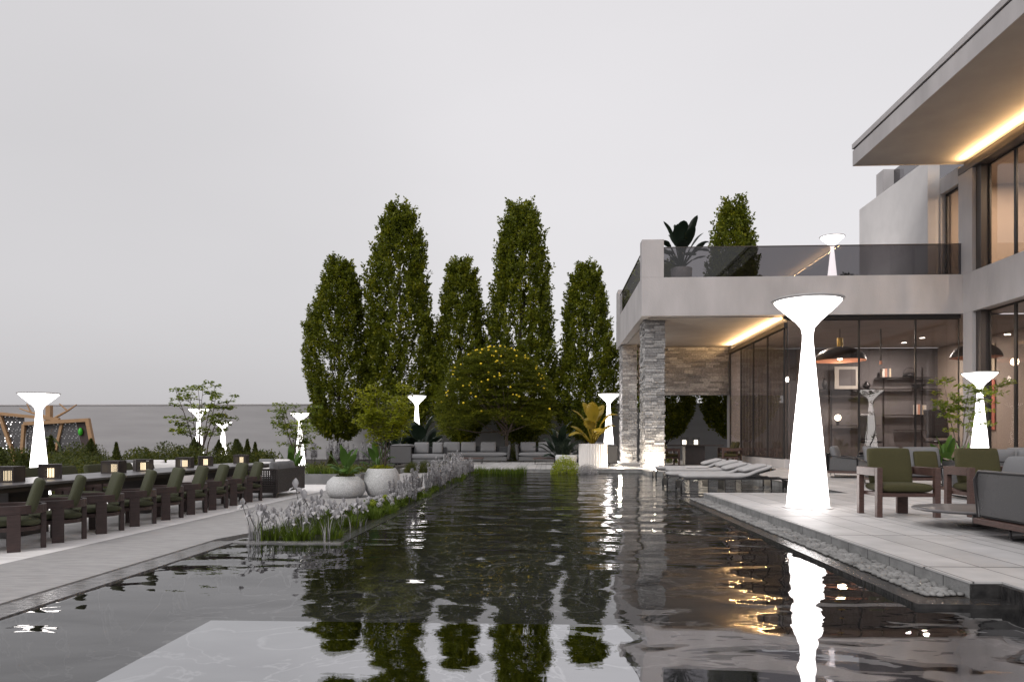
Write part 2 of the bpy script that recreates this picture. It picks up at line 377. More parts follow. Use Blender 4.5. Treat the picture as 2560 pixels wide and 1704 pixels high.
def watermat():
    m, t, b = newmat('water'); N = t.nodes; L = t.links.new; N.remove(b)
    tc = N.new('ShaderNodeTexCoord')
    mp = N.new('ShaderNodeMapping'); mp.inputs['Scale'].default_value = (0.55, 1.0, 1); L(tc.outputs['Object'], mp.inputs[0])
    n1 = N.new('ShaderNodeTexNoise'); n1.inputs['Scale'].default_value = 1.25; n1.inputs['Detail'].default_value = 1.5; n1.inputs['Roughness'].default_value = 0.45; n1.inputs['Distortion'].default_value = 0.5
    L(mp.outputs[0], n1.inputs['Vector'])
    n2 = N.new('ShaderNodeTexNoise'); n2.inputs['Scale'].default_value = 5; n2.inputs['Detail'].default_value = 2; n2.inputs['Distortion'].default_value = 0.3
    L(mp.outputs[0], n2.inputs['Vector'])
    a = N.new('ShaderNodeMath'); a.operation = 'MULTIPLY_ADD'; L(n2.outputs['Fac'], a.inputs[0]); am = N.new('ShaderNodeMath'); am.operation = 'MULTIPLY'; L(n1.outputs['Fac'], am.inputs[0]); L(am.outputs[0], a.inputs[2])
    sx = N.new('ShaderNodeSeparateXYZ'); L(tc.outputs['Object'], sx.inputs[0])
    mr_ = N.new('ShaderNodeMapRange'); mr_.inputs['From Min'].default_value = 6; mr_.inputs['From Max'].default_value = 18; mr_.inputs['To Min'].default_value = 0.05; mr_.inputs['To Max'].default_value = 0.24
    L(sx.outputs[1], mr_.inputs['Value']); L(mr_.outputs[0], a.inputs[1])
    m3 = N.new('ShaderNodeMapRange'); m3.inputs['From Min'].default_value = 3; m3.inputs['From Max'].default_value = 11; m3.inputs['To Min'].default_value = 0.5; m3.inputs['To Max'].default_value = 1.35
    L(sx.outputs[1], m3.inputs['Value']); L(m3.outputs[0], am.inputs[1])
    bp = N.new('ShaderNodeBump'); bp.inputs['Strength'].default_value = 1; bp.inputs['Distance'].default_value = 0.044; L(a.outputs[0], bp.inputs['Height'])
    tr = N.new('ShaderNodeBsdfTransparent'); tr.inputs[0].default_value = (0.82,0.83,0.84,1)
    gl = N.new('ShaderNodeBsdfGlossy'); gl.inputs['Roughness'].default_value = 0.008; L(bp.outputs[0], gl.inputs['Normal'])
    fr = N.new('ShaderNodeFresnel'); fr.inputs[0].default_value = 2.15; L(bp.outputs[0], fr.inputs['Normal'])
    g = N.new('ShaderNodeNewGeometry'); bf = N.new('ShaderNodeMath'); bf.operation = 'SUBTRACT'; bf.inputs[0].default_value = 1; L(g.outputs['Backfacing'], bf.inputs[1])
    fm = N.new('ShaderNodeMath'); fm.operation = 'MULTIPLY'; L(fr.outputs[0], fm.inputs[0]); L(bf.outputs[0], fm.inputs[1])
    mx = N.new('ShaderNodeMixShader'); L(fm.outputs[0], mx.inputs[0]); L(tr.outputs[0], mx.inputs[1]); L(gl.outputs[0], mx.inputs[2]); L(mx.outputs[0], N['Material Output'].inputs[0])
    t2 = M['marblelight'].node_tree; N2 = t2.nodes; L2 = t2.links.new   # the wet polished shelf carries the same ripples
    tc2 = N2.new('ShaderNodeTexCoord'); mp2 = N2.new('ShaderNodeMapping'); mp2.inputs['Scale'].default_value = (0.55,1,1); L2(tc2.outputs['Object'], mp2.inputs[0])
    q1 = N2.new('ShaderNodeTexNoise'); q1.inputs['Scale'].default_value = 1.25; q1.inputs['Detail'].default_value = 1.5; q1.inputs['Roughness'].default_value = 0.45; q1.inputs['Distortion'].default_value = 0.5; L2(mp2.outputs[0], q1.inputs['Vector'])
    b2 = N2.new('ShaderNodeBump'); b2.inputs['Strength'].default_value = 1; b2.inputs['Distance'].default_value = 0.018; L2(q1.outputs['Fac'], b2.inputs['Height']); L2(b2.outputs[0], POLISHED.inputs['Normal'])
    return m
M['water'] = watermat()
# foliage
M['hornbeam'] = leafmat('hornbeam_leaf', (0.05,0.066,0.008), (0.14,0.165,0.011), (0.33,0.31,0.02), 0.5)
M['acacia'] = leafmat('acacia_leaf', (0.05,0.066,0.010), (0.13,0.15,0.016), (0.28,0.26,0.02), 0.5)
M['maple'] = leafmat('maple_leaf', (0.14,0.17,0.010), (0.27,0.29,0.014), (0.42,0.42,0.02), 0.5)
M['sparse'] = leafmat('sparse_leaf', (0.07,0.11,0.012), (0.16,0.21,0.02), (0.34,0.33,0.03), 0.45)
M['hedge'] = leafmat('hedge_leaf', (0.03,0.042,0.014), (0.085,0.10,0.02), (0.21,0.19,0.03), 0.45)
M['bigleaf'] = leafmat('banana_leaf', (0.04,0.09,0.02), (0.09,0.17,0.03), (0.22,0.28,0.05), 0.4, 0.4)
M['bigdark'] = leafmat('dark_paddle_leaf', (0.008,0.014,0.010), (0.018,0.030,0.018), (0.035,0.05,0.02), 0.25, 0.35)
M['gold'] = leafmat('warm_lit_leaf', (0.16,0.12,0.012), (0.28,0.20,0.02), (0.42,0.31,0.03), 0.35, 0.4)  # warm uplight painted into the leaf colour
M['grass'] = leafmat('grass_blade', (0.05,0.08,0.010), (0.10,0.15,0.015), (0.18,0.22,0.02), 0.4)
M['bush'] = leafmat('lime_leaf', (0.16,0.20,0.015), (0.28,0.33,0.03), (0.40,0.45,0.05), 0.4)
M['greyleaf'] = leafmat('grey_petal', (0.22,0.215,0.225), (0.48,0.47,0.485), (0.78,0.77,0.78), 0.3)
M['petal'] = leafmat('pale_petal', (0.26,0.255,0.265), (0.44,0.43,0.445), (0.64,0.63,0.64), 0.3)
M['ballgreen'] = mat('ball_flower', (0.45,0.46,0.05), 0.8, noise=0.3, nscale=60)
M['blossom'] = mat('yellow_blossom', (0.80,0.58,0.03), 0.8, noise=0.2, nscale=30)
M['stemgreen'] = mat('green_stem', (0.05,0.07,0.02), 0.7)
M['stemdark'] = mat('dark_stem', (0.04,0.04,0.035), 0.7)
# ================================================================== SETTING
def sheet(name, pts, z, m, kind='structure'):
    return tag(MB().add([(x, y, z) for x, y in pts], [tuple(range(len(pts)))]).build(name, m), kind=kind)
def slab(name, pts, z0, z1, m, parent=None, bevel=0):
    n = len(pts); mb = MB()
    mb.add([(x,y,z0) for x,y in pts] + [(x,y,z1) for x,y in pts], [tuple(range(n-1,-1,-1)), tuple(range(n,2*n))] + [(i,(i+1)%n,n+(i+1)%n,n+i) for i in range(n)])
    return mb.build(name, m, parent, bevel)
ZG = -0.13   # garden level
ZW = -0.146  # water level
# far ground as one sheet under everything
sheet('ground', [(-600,-300),(600,-300),(600,900),(-600,900)], -1.3, M['ground'])
struct(slab('garden_ground', [(-60,-3),(-9.3,-3),(-9.3,19),(-4.9,26.3),(16,26.3),(30,26.3),(30,60),(-60,60)], -1.2, ZG-0.012, M['soil']))
struct(slab('dining_floor', [(-9.3,-3),(-5.06,-3),(-5.06,19.2),(-9.3,19.2)], -1.2, ZG, M['rug']))
bedpath = [(-3.84,-3),(-3.84,8.45),(-3.25,10.6),(-2.95,13.2),(-2.9,26.25)]
struct(slab('path', [(-5.055,-3)] + bedpath + [(-5.055,26.25)], -1.2, ZG+0.004, M['path']))
struct(slab('pool_coping', [(-3.835,-3),(-3.56,-3),(-3.56,8.22),(-2.32,8.22),(-2.32,8.36),(-3.62,8.36),(-3.835,8.3)], -0.165, ZG-0.006, M['coping']))
struct(slab('pool_wall', [(-3.835,-3),(-3.56,-3),(-3.56,8.22),(-2.32,8.22),(-2.32,8.36),(-3.62,8.36),(-3.835,8.3)], -1.2, -0.1655, M['marble']))
struct(slab('bed_soil', [(-3.62,8.365),(-2.47,8.365),(-2.47,26.1),(-2.89,26.1),(-2.94,13.2),(-3.24,10.6),(-3.6,8.8)], -1.2, ZG-0.02, M['soil']))
struct(slab('bed_kerb', [(-2.465,8.365),(-2.32,8.365),(-2.32,25.9),(-2.465,25.9)], -1.2, ZG-0.01, M['blackstone']))
# pool
struct(sheet('water', [(-3.65,-4),(5.9,-4),(5.9,26.05),(-3.65,26.05)], ZW, M['water']))
struct(sheet('pool_floor', [(-3.7,-4),(6.1,-4),(6.1,26.2),(-3.7,26.2)], -0.64, M['marble']))
struct(slab('pool_shelf', [(-2.2,-4),(3.26,-4),(3.26,4.75),(-2.2,4.75)], -0.63, ZW-0.012, M['marblelight']))
# deck: main terrace paving round the lounger inlet
deckpts = [(3.28,-3),(3.28,5.5),(3.045,5.5),(3.045,14.6),(5.83,14.6),(5.83,24.6),(3.35,24.6),(3.35,26.4),(-5.3,26.4),(-5.3,38.2),(22,38.2),(22,-3)]
struct(slab('deck', deckpts, -0.014, 0.0, M['deck']))
kp = [(3.285,-3),(3.285,5.505),(3.05,5.505),(3.05,14.605),(5.845,14.615),(5.845,24.585),(3.365,24.585),(3.365,26.415),(-5.28,26.415),(-5.28,38.1),(21.9,38.1),(21.9,-3)]
def kerbmat():
    m = M['kerb'].copy(); m.name = 'kerb_blocks'; N = m.node_tree.nodes; L = m.node_tree.links.new; b = N['Principled BSDF']
    src = b.inputs['Base Color'].links[0].from_socket; tc = N.new('ShaderNodeTexCoord'); sp = N.new('ShaderNodeSeparateXYZ'); L(tc.outputs['Object'], sp.inputs[0])
    a = N.new('ShaderNodeMath'); a.operation = 'ADD'; a.inputs[1].default_value = 90; L(sp.outputs[1], a.inputs[0])
    d = N.new('ShaderNodeMath'); d.operation = 'MODULO'; d.inputs[1].default_value = .45; L(a.outputs[0], d.inputs[0]); c = N.new('ShaderNodeMath'); c.operation = 'LESS_THAN'; c.inputs[1].default_value = .012; L(d.outputs[0], c.inputs[0])
    mx = N.new('ShaderNodeMixRGB'); mx.inputs[2].default_value = (.05,.05,.05,1); L(c.outputs[0], mx.inputs[0]); L(src, mx.inputs[1]); L(mx.outputs[0], b.inputs['Base Color']); return m
struct(slab('deck_kerb', kp, -1.2, -0.0145, kerbmat()))
struct(slab('pebble_bed', [(2.74,5.48),(3.049,5.48),(3.049,14.5),(2.74,14.5)], -1.2, -0.12, M['soil']))
struct(slab('pool_edge', [(2.57,5.27),(3.29,5.27),(3.29,5.475),(2.735,5.475),(2.735,14.55),(2.57,14.55)], -1.2, -0.116, M['blackstone']))
struct(slab('pool_edge_end', [(3.052,5.478),(3.248,5.478),(3.248,5.498),(3.052,5.498)], -1.15, -0.018, M['blackstone']))
struct(slab('dark_reflection_panel', [(3.25,-3),(3.279,-3),(3.279,5.48),(3.25,5.48)], -1.15, -0.02, M['blackstone']))  # thin black panel added over the kerb face in place of its dark reflection
# pebbles (past counting)
mb = MB()
prng = random.Random(3)
y = 5.54
while y < 14.45:
    x = 2.765
    while x < 3.035:
        r = prng.uniform(0.019, 0.034); px, py = x + prng.uniform(-.01,.01), y + prng.uniform(-.02,.02)
        n = 8; prof = [(0.001,-.6),(0.75,-.45),(1,0),(0.72,.48),(0.3,.62)]
        a = prng.uniform(0, 3.14); sx = prng.uniform(1.0,1.35)
        vs = []; fs = []
        for pr, pz in prof:
            for k in range(n):
                w = 2*math.pi*k/n; u = pr*r*sx*math.cos(w); v = pr*r*math.sin(w)
                vs.append((px+u*math.cos(a)-v*math.sin(a), py+u*math.sin(a)+v*math.cos(a), -0.104+pz*r*0.85+prng.uniform(0,.001)))
        for i in range(4):
            for k in range(n): fs.append((i*n+k, i*n+(k+1)%n, (i+1)*n+(k+1)%n, (i+1)*n+k))
        fs.append(tuple(4*n+k for k in range(n)))
        mb.add(vs, fs); x += r*2.0
    y += 0.048
tag(mb.build('pebbles', M['pebble'], smooth=True), 'rounded grey pebbles in the strip between deck and pool', 'pebbles', kind='stuff')
# garden wall
gw = MB().box(-60, 30, 45, 45.3, -1.2, 3.2); o = gw.build('garden_wall', M['wall'])
tag(o, 'long plain grey rendered wall closing the garden behind the tall trees', 'wall')
MBc = MB().box(-60, 30, 44.96, 45.34, 3.2, 3.26).build('wall_capping', M['plaster'], o)

# ================================================================== HOUSE
def ledge_faces(mb, x0, x1, y0, y1, z0, z1, faces, rng, h=(0.06,0.13), w=(0.18,0.5), depth=0.05):
    """stacked ledge stones laid over the given faces of a core box: 'f' front (-y), 'l' (-x), 'r' (+x), 'b' (+y)"""
    mb.box(x0+.03, x1-.03, y0+.03, y1-.03, z0, z1)
    z = z0
    while z < z1-0.01:
        hh = min(rng.uniform(*h), z1-z)
        for F in faces:
            a0, a1 = (x0, x1) if F in 'fb' else (y0, y1)
            a = a0
            while a < a1-0.01:
                ww = min(rng.uniform(*w), a1-a)
                if a1-(a+ww) < 0.08: ww = a1-a
                d = rng.uniform(0.0, depth); zz = z + (rng.uniform(0, .3)*hh if rng.random()<.2 else 0)
                top = min(z+hh-0.008, z1)
                if F == 'f': mb.box(a+.003, a+ww-.003, y0-d, y0+.05, zz, top)
                elif F == 'b': mb.box(a+.003, a+ww-.003, y1-.05, y1+d, zz, top)
                elif F == 'l': mb.box(x0-d, x0+.05, a+.003, a+ww-.003, zz, top)
                else: mb.box(x1-.05, x1+d, a+.003, a+ww-.003, zz, top)
                a += ww
        z += hh
house = thing('villa', (9, 27, 0), 'two storey grey rendered villa with deep flat roof, glazed rooms and stone clad pillars', 'house')
H = lambda mb, n, m, par=house, **k: mb.build(n, m, par, **k)
OFF = Vector((-9,-27,0))
class HB(MB):
    """geometry given in world metres, stored relative to the villa's base"""
    def build(s, *a, **k):
        s.v = [(x-9, y-27, z) for x, y, z in s.v]; return MB.build(s, *a, **k)
XF = 14.85
# first floor slab: front band, side band, right wing band
b = HB(); b.box(3.45, XF, 27.2, 27.5, 5.55, 6.95); b.box(3.45, 3.75, 27.5, 37.2, 5.55, 6.95); b.box(3.75, XF, 36.9, 37.2, 5.55, 6.95)
b.box(XF+.002, XF+.3, -3, 27.5, 5.53, 6.93)
b.build('floor_band', M['plaster'], house)
HB().box(3.76, 20, 27.51, 36.88, 5.52, 5.56).build('veranda_ceiling', M['soffit'], house)
HB().box(3.76, 20, 27.51, 38.5, 6.6, 6.9).build('terrace_floor', M['concrete'], house)
HB().box(XF+.31, 22, -3, 27.5, 5.6, 6.9).build('wing_floor', M['soffit'], house)
# parapet piers on the terrace
HB().box(3.455, 4.25, 27.205, 27.75, 6.952, 8.34).build('parapet_pier', M['plaster'], house, bevel=.01)
HB().box(3.455, 4.0, 36.2, 37.19, 6.952, 8.34).build('parapet_pier', M['plaster'], house, bevel=.01)
g = HB().box(4.26, XF-.01, 27.3, 27.32, 6.955, 8.05).build('glass_railing', M['glassdark'], house)
HB().box(4.26, XF-.01, 27.285, 27.335, 8.05, 8.08).build('rail_cap', M['bronze'], g)
g = HB().box(3.55, 3.57, 27.76, 36.19, 6.955, 8.05).build('glass_railing', M['glassdark'], house)
HB().box(3.535, 3.585, 27.76, 36.19, 8.05, 8.08).build('rail_cap', M['bronze'], g)
# stone pillars and beam
srng = random.Random(11)
sp = HB(); ledge_faces(sp, 3.66, 4.38, 27.95, 29.3, 0, 5.52, 'flr', srng); sp.build('stone_pillar', M['stone'], house)
sp = HB(); ledge_faces(sp, 3.55, 4.22, 35.15, 36.4, 0, 5.52, 'flr', srng); sp.build('stone_pillar', M['stone'], house)
sp = HB(); ledge_faces(sp, 4.4, 8.72, 36.0, 36.5, 3.2, 5.5, 'f', srng, w=(.25,.8), h=(.07,.15)); sp.build('stone_lintel', M['stone'], house)
# veranda glass box: pillar, track beam, panes on X = 8.72
HB().box(8.75, 9.2, 35.6, 36.5, 0, 5.52).build('pillar', M['plaster'], house)
HB().box(8.60, 8.74, 27.35, 35.6, 5.12, 5.30).build('track_beam', M['frame'], house)
HB().box(8.64, 8.72, 27.5, 35.5, 5.302, 5.315).build('light_strip', M['strip'], house)
HB().box(8.62, XF-.004, 27.30, 27.6, 0.002, 0.33).build('plinth', M['plaster'], house)
HB().box(8.62, 8.9, 27.61, 35.6, 0.002, 0.33).build('plinth', M['plaster'], house)
HB().box(8.6, XF-.004, 27.33, 27.53, 5.40, 5.54).build('head_frame', M['frame'], house)
def pane(x0, x1, y0, y1, z0, z1, fr=0.05, name='window', gl='glass'):
    """a framed pane; thin in x or y"""
    f = HB()
    if x1-x0 < y1-y0:
        xm = (x0+x1)/2; f.box(x0,x1,y0,y0+fr,z0,z1); f.box(x0,x1,y1-fr,y1,z0,z1); f.box(x0,x1,y0+fr,y1-fr,z0,z0+fr); f.box(x0,x1,y0+fr,y1-fr,z1-fr,z1)
        o = f.build(name, M['frame'], house); HB().box(xm-.006,xm+.006,y0+fr,y1-fr,z0+fr,z1-fr).build('pane', M[gl], o)
    else:
        ym = (y0+y1)/2; f.box(x0,x0+fr,y0,y1,z0,z1); f.box(x1-fr,x1,y0,y1,z0,z1); f.box(x0+fr,x1-fr,y0,y1,z0,z0+fr); f.box(x0+fr,x1-fr,y0,y1,z1-fr,z1)
        o = f.build(name, M['frame'], house); HB().box(x0+fr,x1-fr,ym-.006,ym+.006,z0+fr,z1-fr).build('pane', M[gl], o)
    return o
for ya, yb in ((27.55,29.6),(29.61,31.6),(31.61,33.6),(33.61,35.58)): pane(8.65, 8.71, ya, yb, .335, 5.118, 0.035)
for xa, xb in ((8.73,11.3),(11.31,13.3),(13.31,14.84)): pane(xa, xb, 27.40, 27.46, .335, 5.395, 0.022)
# corner pier of the wing, all storeys
HB().box(XF, XF+.4, 26.62, 27.19, 0, 5.525).build('corner_pier', M['plaster'], house)
HB().box(XF, XF+.4, 26.62, 27.49, 6.935, 10.56).build('corner_pier', M['plaster'], house)
HB().box(XF+.12, XF+.4, 26.3, 26.61, 0, 5.525).build('jamb', M['bronze'], house)
HB().box(XF+.12, XF+.4, 26.3, 26.61, 6.935, 10.56).build('jamb', M['bronze'], house)
for z0, z1 in ((0.05,5.52),(6.94,10.55)):
    ys = [26.29, 24.85, 23.0, 21.0, 19.0, 17.0, 14.0, 10.0, 6.0, 2.0]
    for ya, yb in zip(ys[1:], ys[:-1]): pane(XF+.37, XF+.43, ya, yb-.005, z0, z1, 0.06)
# upper facade beyond the corner: door and wall
b = HB(); b.box(XF, XF+.3, 28.7, 34.9, 6.91, 10.9); b.box(XF, XF+.3, 27.5, 28.695, 10.3, 10.9); b.build('upper_wall', M['plaster'], house)
pane(XF+.18, XF+.24, 27.5, 28.69, 6.92, 10.29, 0.09, 'terrace_door')
HB().box(14.4, XF-.003, 28.75, 34.9, 6.91, 11.66).build('chimney_block', M['plaster_light'], house, bevel=.01)
# second parapet + rail above
HB().box(16.6, 17.4, 37.4, 38.2, 8, 14.4).build('parapet_pier', M['plaster'], house)
HB().box(17.1, 17.13, 28, 37.39, 11.5, 14.35).build('glass_railing', M['glassdark'], house)
HB().box(17.14, 20, 29, 38, 11.7, 12.2).build('upper_roof', M['plaster'], house)
# roof
b = HB(); b.box(11.2, 22, -3, 27.6, 11.05, 11.60); b.build('roof_slab', M['soffit'], house)
b = HB(); b.box(11.16, 11.197, -3, 27.63, 11.03, 11.58); b.box(11.2, 22, 27.603, 27.63, 11.03, 11.58); b.build('fascia', M['plaster'], house)
b = HB(); b.box(11.19, 22, -3, 27.6, 11.603, 11.65); b.build('drip_groove', M['frame'], house)
b = HB(); b.box(11.14, 22, -3, 27.65, 11.652, 11.83); b.build('roof_lip', M['plaster'], house)
HB().box(XF-.02, XF+.5, -3, 27.49, 10.565, 10.80).build('lintel_beam', M['bronze'], house)
HB().box(XF+.03, XF+.12, -2, 27.3, 10.802, 10.82).build('light_strip', M['strip'], house)
HB().box(XF+.2, XF+.5, -3, 27.49, 10.803, 11.04).build('beam_upstand', M['bronze'], house)
# interior shells
HB().box(9.2, 19.1, 37.0, 37.2, 0, 5.519).build('room_back_wall', M['roomwall'], house)
HB().box(19.0, 19.2, 17, 36.99, 0, 5.519).build('room_side_wall', M['tan'], house)
HB().box(8.95, 19.0, 27.62, 36.99, 0.003, 0.05).build('room_floor', M['roomfloor'], house)
HB().box(XF+.5, 19.0, -2.5, 27.6, 0.003, 0.05).build('wing_room_floor', M['roomfloor'], house)
HB().box(XF+.5, 19.0, 16.6, 16.8, 0.06, 5.5).build('wing_room_wall', M['roomwall'], house)
HB().box(18.4, 18.6, -2.5, 27, 6.91, 11.0).build('upper_room_wall', M['tan'], house)
HB().box(XF+.5, 18.4, 28.9, 29.1, 6.91, 11.0).build('upper_room_wall', M['tan'], house)
HB().box(XF+.5, 18.4, -2.5, 28.9, 10.72, 10.80).build('upper_room_ceiling', M['tan'], house)
HB().box(12.2, 12.5, 36.2, 36.9, 0.06, 5.45).build('curtain_panel', M['tan'], house)
# curtains inside the lounge behind glass
mb = HB()
for (xa, xb, yy) in ((9.3,11.9,36.8),):
    n = 60; vs = []
    for i in range(n+1):
        x = xa+(xb-xa)*i/n; y = yy+0.07*math.sin(i*1.9)
        vs += [(x,y,0.06),(x,y,5.4)]
    mb.add(vs, [(2*i,2*i+2,2*i+3,2*i+1) for i in range(n)])
mb.build('curtain', M['roomwall'], house, smooth=True)

# lights inside (lit lamps seen in the photo)
def area(name, loc, sx, sy, e, col, par, rot=(0,0,0)):
    l = bpy.data.lights.new(name, 'AREA'); l.shape = 'RECTANGLE'; l.size = sx; l.size_y = sy; l.energy = e; l.color = col
    o = bpy.data.objects.new(name, l); scene.collection.objects.link(o); o.location = loc; o.rotation_euler = rot
    o.parent = par; return o
def point(name, loc, e, col, par, r=0.05):
    l = bpy.data.lights.new(name, 'POINT'); l.energy = e; l.color = col; l.shadow_soft_size = r
    o = bpy.data.objects.new(name, l); scene.collection.objects.link(o); o.location = loc; o.parent = par; return o
def down(name, e, col, par):
    l = bpy.data.lights.new(name, 'AREA'); l.shape = 'DISK'; l.size = .2; l.energy = e; l.color = col
    o = bpy.data.objects.new(name, l); scene.collection.objects.link(o); o.location = (0,0,-.04); o.parent = par
def cove(name, x, y0, y1, z, e):
    l = bpy.data.lights.new(name, 'AREA'); l.shape = 'RECTANGLE'; l.size = .04; l.size_y = y1-y0; l.energy = e; l.color = (1,.60,.26)
    o = bpy.data.objects.new(name, l); scene.collection.objects.link(o); o.parent = house
    o.location = (x-9, (y0+y1)/2-27, z); o.rotation_euler = (0, R(180-42), 0)
cove('cove_light', 8.60, 27.6, 35.5, 5.36, 260)
cove('cove_light', XF-.03, 5, 27.2, 10.88, 560)
rl = {(16.3,33.0):'front', (16.28,34.6):'rear'}
for i, ((x, y), w) in enumerate(rl.items()):
    t = thing('ceiling_downlight', (x, y, 5.5), 'small ceiling downlight in the glazed lounge, nearer the %s' % ('glass' if i == 0 else 'bookshelf wall'), 'downlight', 'lounge ceiling downlights')
    MB().lathe([(.13,-.03),(.13,0)], 20).build('bezel', M['pale'], t); MB().lathe([(.10,-.035),(.10,-.0305)], 20).build('lens', M['downlight'], t)
    down('lounge_light', 190, (1,.92,.84), t)
t = thing('ceiling_downlight', (11.2, 32.0, 5.5), 'recessed ceiling downlight above the dining end of the glazed lounge', 'downlight', 'lounge ceiling downlights')
MB().lathe([(.13,-.03),(.13,0)], 20).build('bezel', M['pale'], t); MB().lathe([(.10,-.035),(.10,-.0305)], 20).build('lens', M['downlight'], t)
down('lounge_light', 190, (1,.86,.72), t)
for k, y in enumerate((26.8, 23.0)):
    t = thing('ceiling_downlight', (17.2, y, 10.71), 'recessed warm downlight in the upstairs room, %s from the terrace door' % ('first' if k == 0 else 'second'), 'downlight', 'upstairs downlights')
    MB().lathe([(.13,-.03),(.13,0)], 20).build('bezel', M['pale'], t); MB().lathe([(.10,-.035),(.10,-.0305)], 20).build('lens', M['downlight'], t)
    down('room_light', 250, (1,.78,.55), t)
t = thing('ceiling_downlight', (17.4, 24.5, 5.59), 'recessed downlight in the ground floor room of the wing', 'downlight', 'upstairs downlights')
MB().lathe([(.13,-.03),(.13,0)], 20).build('bezel', M['pale'], t); MB().lathe([(.10,-.035),(.10,-.0305)], 20).build('lens', M['downlight'], t)
down('room_light', 170, (1,.82,.66), t)
# uplights at the stone pillars
for x, y, e, lab in ((3.95,27.45,170,'small round ground uplight at the foot of the nearer stone pillar'),(3.3,34.9,110,'small round ground uplight at the foot of the farther stone pillar'),(2.75,28.0,120,'small round ground uplight between fluted planter and stone pillar')):
    t = thing('ground_uplight', (x, y, 0.001), lab, 'uplight', 'ground uplights')
    MB().lathe([(.07,0),(.07,.03),(.055,.035)], 20).build('housing', M['metal'], t); MB().lathe([(.05,.036),(.05,.04)], 20).build('lens', M['bulb'], t)
    point('uplight_glow', (0,0,.14), e, (1,.86,.68), t, .06)
# ================================================================== LAMPS
def make_lamp():
    t = thing('floor_lamp', (0,0,0), 'x', 'floor lamp', 'glowing funnel lamps')
    prof = [(.31,0.0),(.308,.02),(.255,.62),(.203,1.2),(.135,1.9),(.10,2.3),(.080,2.52),(.078,2.62),(.098,2.72),(.18,2.82),(.30,2.93),(.42,3.04),(.475,3.10),(.485,3.125)]
    MB().lathe(prof, 40, cap1=True).build('body', M['lamp'], t, smooth=True)
    MB().lathe([(.49,3.118),(.52,3.135),(.525,3.15),(.505,3.155),(.49,3.13)], 40, cap0=False, cap1=False).build('rim', M['lamprim'], t, smooth=True)
    MB().lathe([(.36,-0.0),(.37,.008),(.34,.014)], 40).build('base_plate', M['lamprim'], t)
    return t
lamp0 = make_lamp()
lamps = [((3.95,11.43,0),1,1,'tallest glowing white funnel lamp, on the paved deck beside the armchair'),
 ((-9.16,12.93,ZG),.66,.635,'glowing white funnel lamp behind the dining table, in front of the timber screen pavilion'),
 ((-12.25,25.5,ZG),.70,.72,'glowing white funnel lamp standing among the branches of the sparse tree by the grey wall'),
 ((-12.14,27.2,ZG),.66,.59,'small glowing white lamp alone against the grey wall between sparse tree and cone shrubs'),
 ((-8.87,26.2,ZG),.69,.68,'glowing white funnel lamp beside the smaller sparse tree, behind the brown wicker sofa'),
 ((-6.74,38.0,ZG),1,1.1,'glowing white funnel lamp behind the corner sofa, half hidden by brown paddle leaves'),
 ((2.94,35.6,0),1,1.03,'glowing white funnel lamp behind the gold lit banana plant'),
 ((13.38,23.57,0),1,.99,'glowing white funnel lamp beside the potted tree at the glazed corner of the villa'),
 ((12.34,32.69,6.9),1,.93,'glowing white funnel lamp up on the roof terrace behind the smoked glass railing'),
 ((-29.5,39.2,ZG),1.15,.69,'glowing white lamp behind the mesh screen of the timber pavilion')]
for i, (loc, s, sz, lab) in enumerate(lamps):
    o = lamp0 if i == 0 else dup(lamp0, loc)
    o.location = loc; o.scale = (s, s, sz); o['label'] = lab

# ================================================================== DINING
t = thing('dining_table', (-6.5, 10.3, ZG), 'very long dark stone topped dining table lined with olive cushioned chairs', 'table')
MB().box(-.5,.5,-5.9,5.7,.615,.65).build('tabletop', M['tabletop'], t, bevel=.006)
MB().box(-.46,.46,-5.85,5.65,.56,.614).build('apron', M['darkwood'], t)
for y in (-4.6,-1.6,1.4,4.4): MB().box(-.22,.22,y-.35,y+.35,0,.559).build('pedestal', M['darkwood'], t, bevel=.006)

def arc(r, a0, a1, n=14, cx=0, cy=0): return [(cx+r*math.cos(R(a0+(a1-a0)*i/n)), cy+r*math.sin(R(a0+(a1-a0)*i/n))) for i in range(n+1)]
def band(mb, outer, inner, z0, z1):
    n = len(outer); vs = [(x,y,z0) for x,y in outer]+[(x,y,z0) for x,y in inner]+[(x,y,z1) for x,y in outer]+[(x,y,z1) for x,y in inner]
    fs = []
    for i in range(n-1):
        fs += [(i,i+1,n+i+1,n+i),(2*n+i,3*n+i,3*n+i+1,2*n+i+1),(i,2*n+i,2*n+i+1,i+1),(n+i,n+i+1,3*n+i+1,3*n+i)]
    fs += [(0,n,3*n,2*n),(n-1,3*n-1,4*n-1,2*n-1)]
    mb.add(vs, fs)
def make_dining_chair():
    t = thing('dining_chair', (0,0,0), 'x', 'chair', 'olive dining chairs')
    # front is +x ; backrest band wraps round the back
    out_ = [(.20,.30)] + [(x-.02,y) for x,y in arc(.30, 90, 270, 18)] + [(.20,-.30)]
    in_ = [(.20,.255)] + [(x-.02,y) for x,y in arc(.255, 90, 270, 18)] + [(.20,-.255)]
    b = MB(); band(b, out_, in_, .385, .475); b.build('armrest', M['wood'], t, bevel=.004)
    for s in (-1, 1): MB().box(-.08,.04, s*.278-.022, s*.278+.022, 0, .384).build('leg', M['wood'], t, bevel=.004)
    MB().box(-.315,-.265,-.055,.055,0,.384).build('leg', M['wood'], t, bevel=.004)
    MB().lathe([(.262,.205),(.262,.25)], 28, (-.01,0,0)).build('seat_frame', M['wood'], t, bevel=.004)
    MB().cushion((.0,0,.295), (.52,.52,.085), puff=.35, n=8).build('seat_cushion', M['olive'], t, smooth=True, sub=1)
    MB().cushion((-.215,0,.56), (.52,.10,.38), (R(-17),0,R(90)), puff=.12, n=8).build('back_cushion', M['olive'], t, smooth=True, sub=1)
    return t
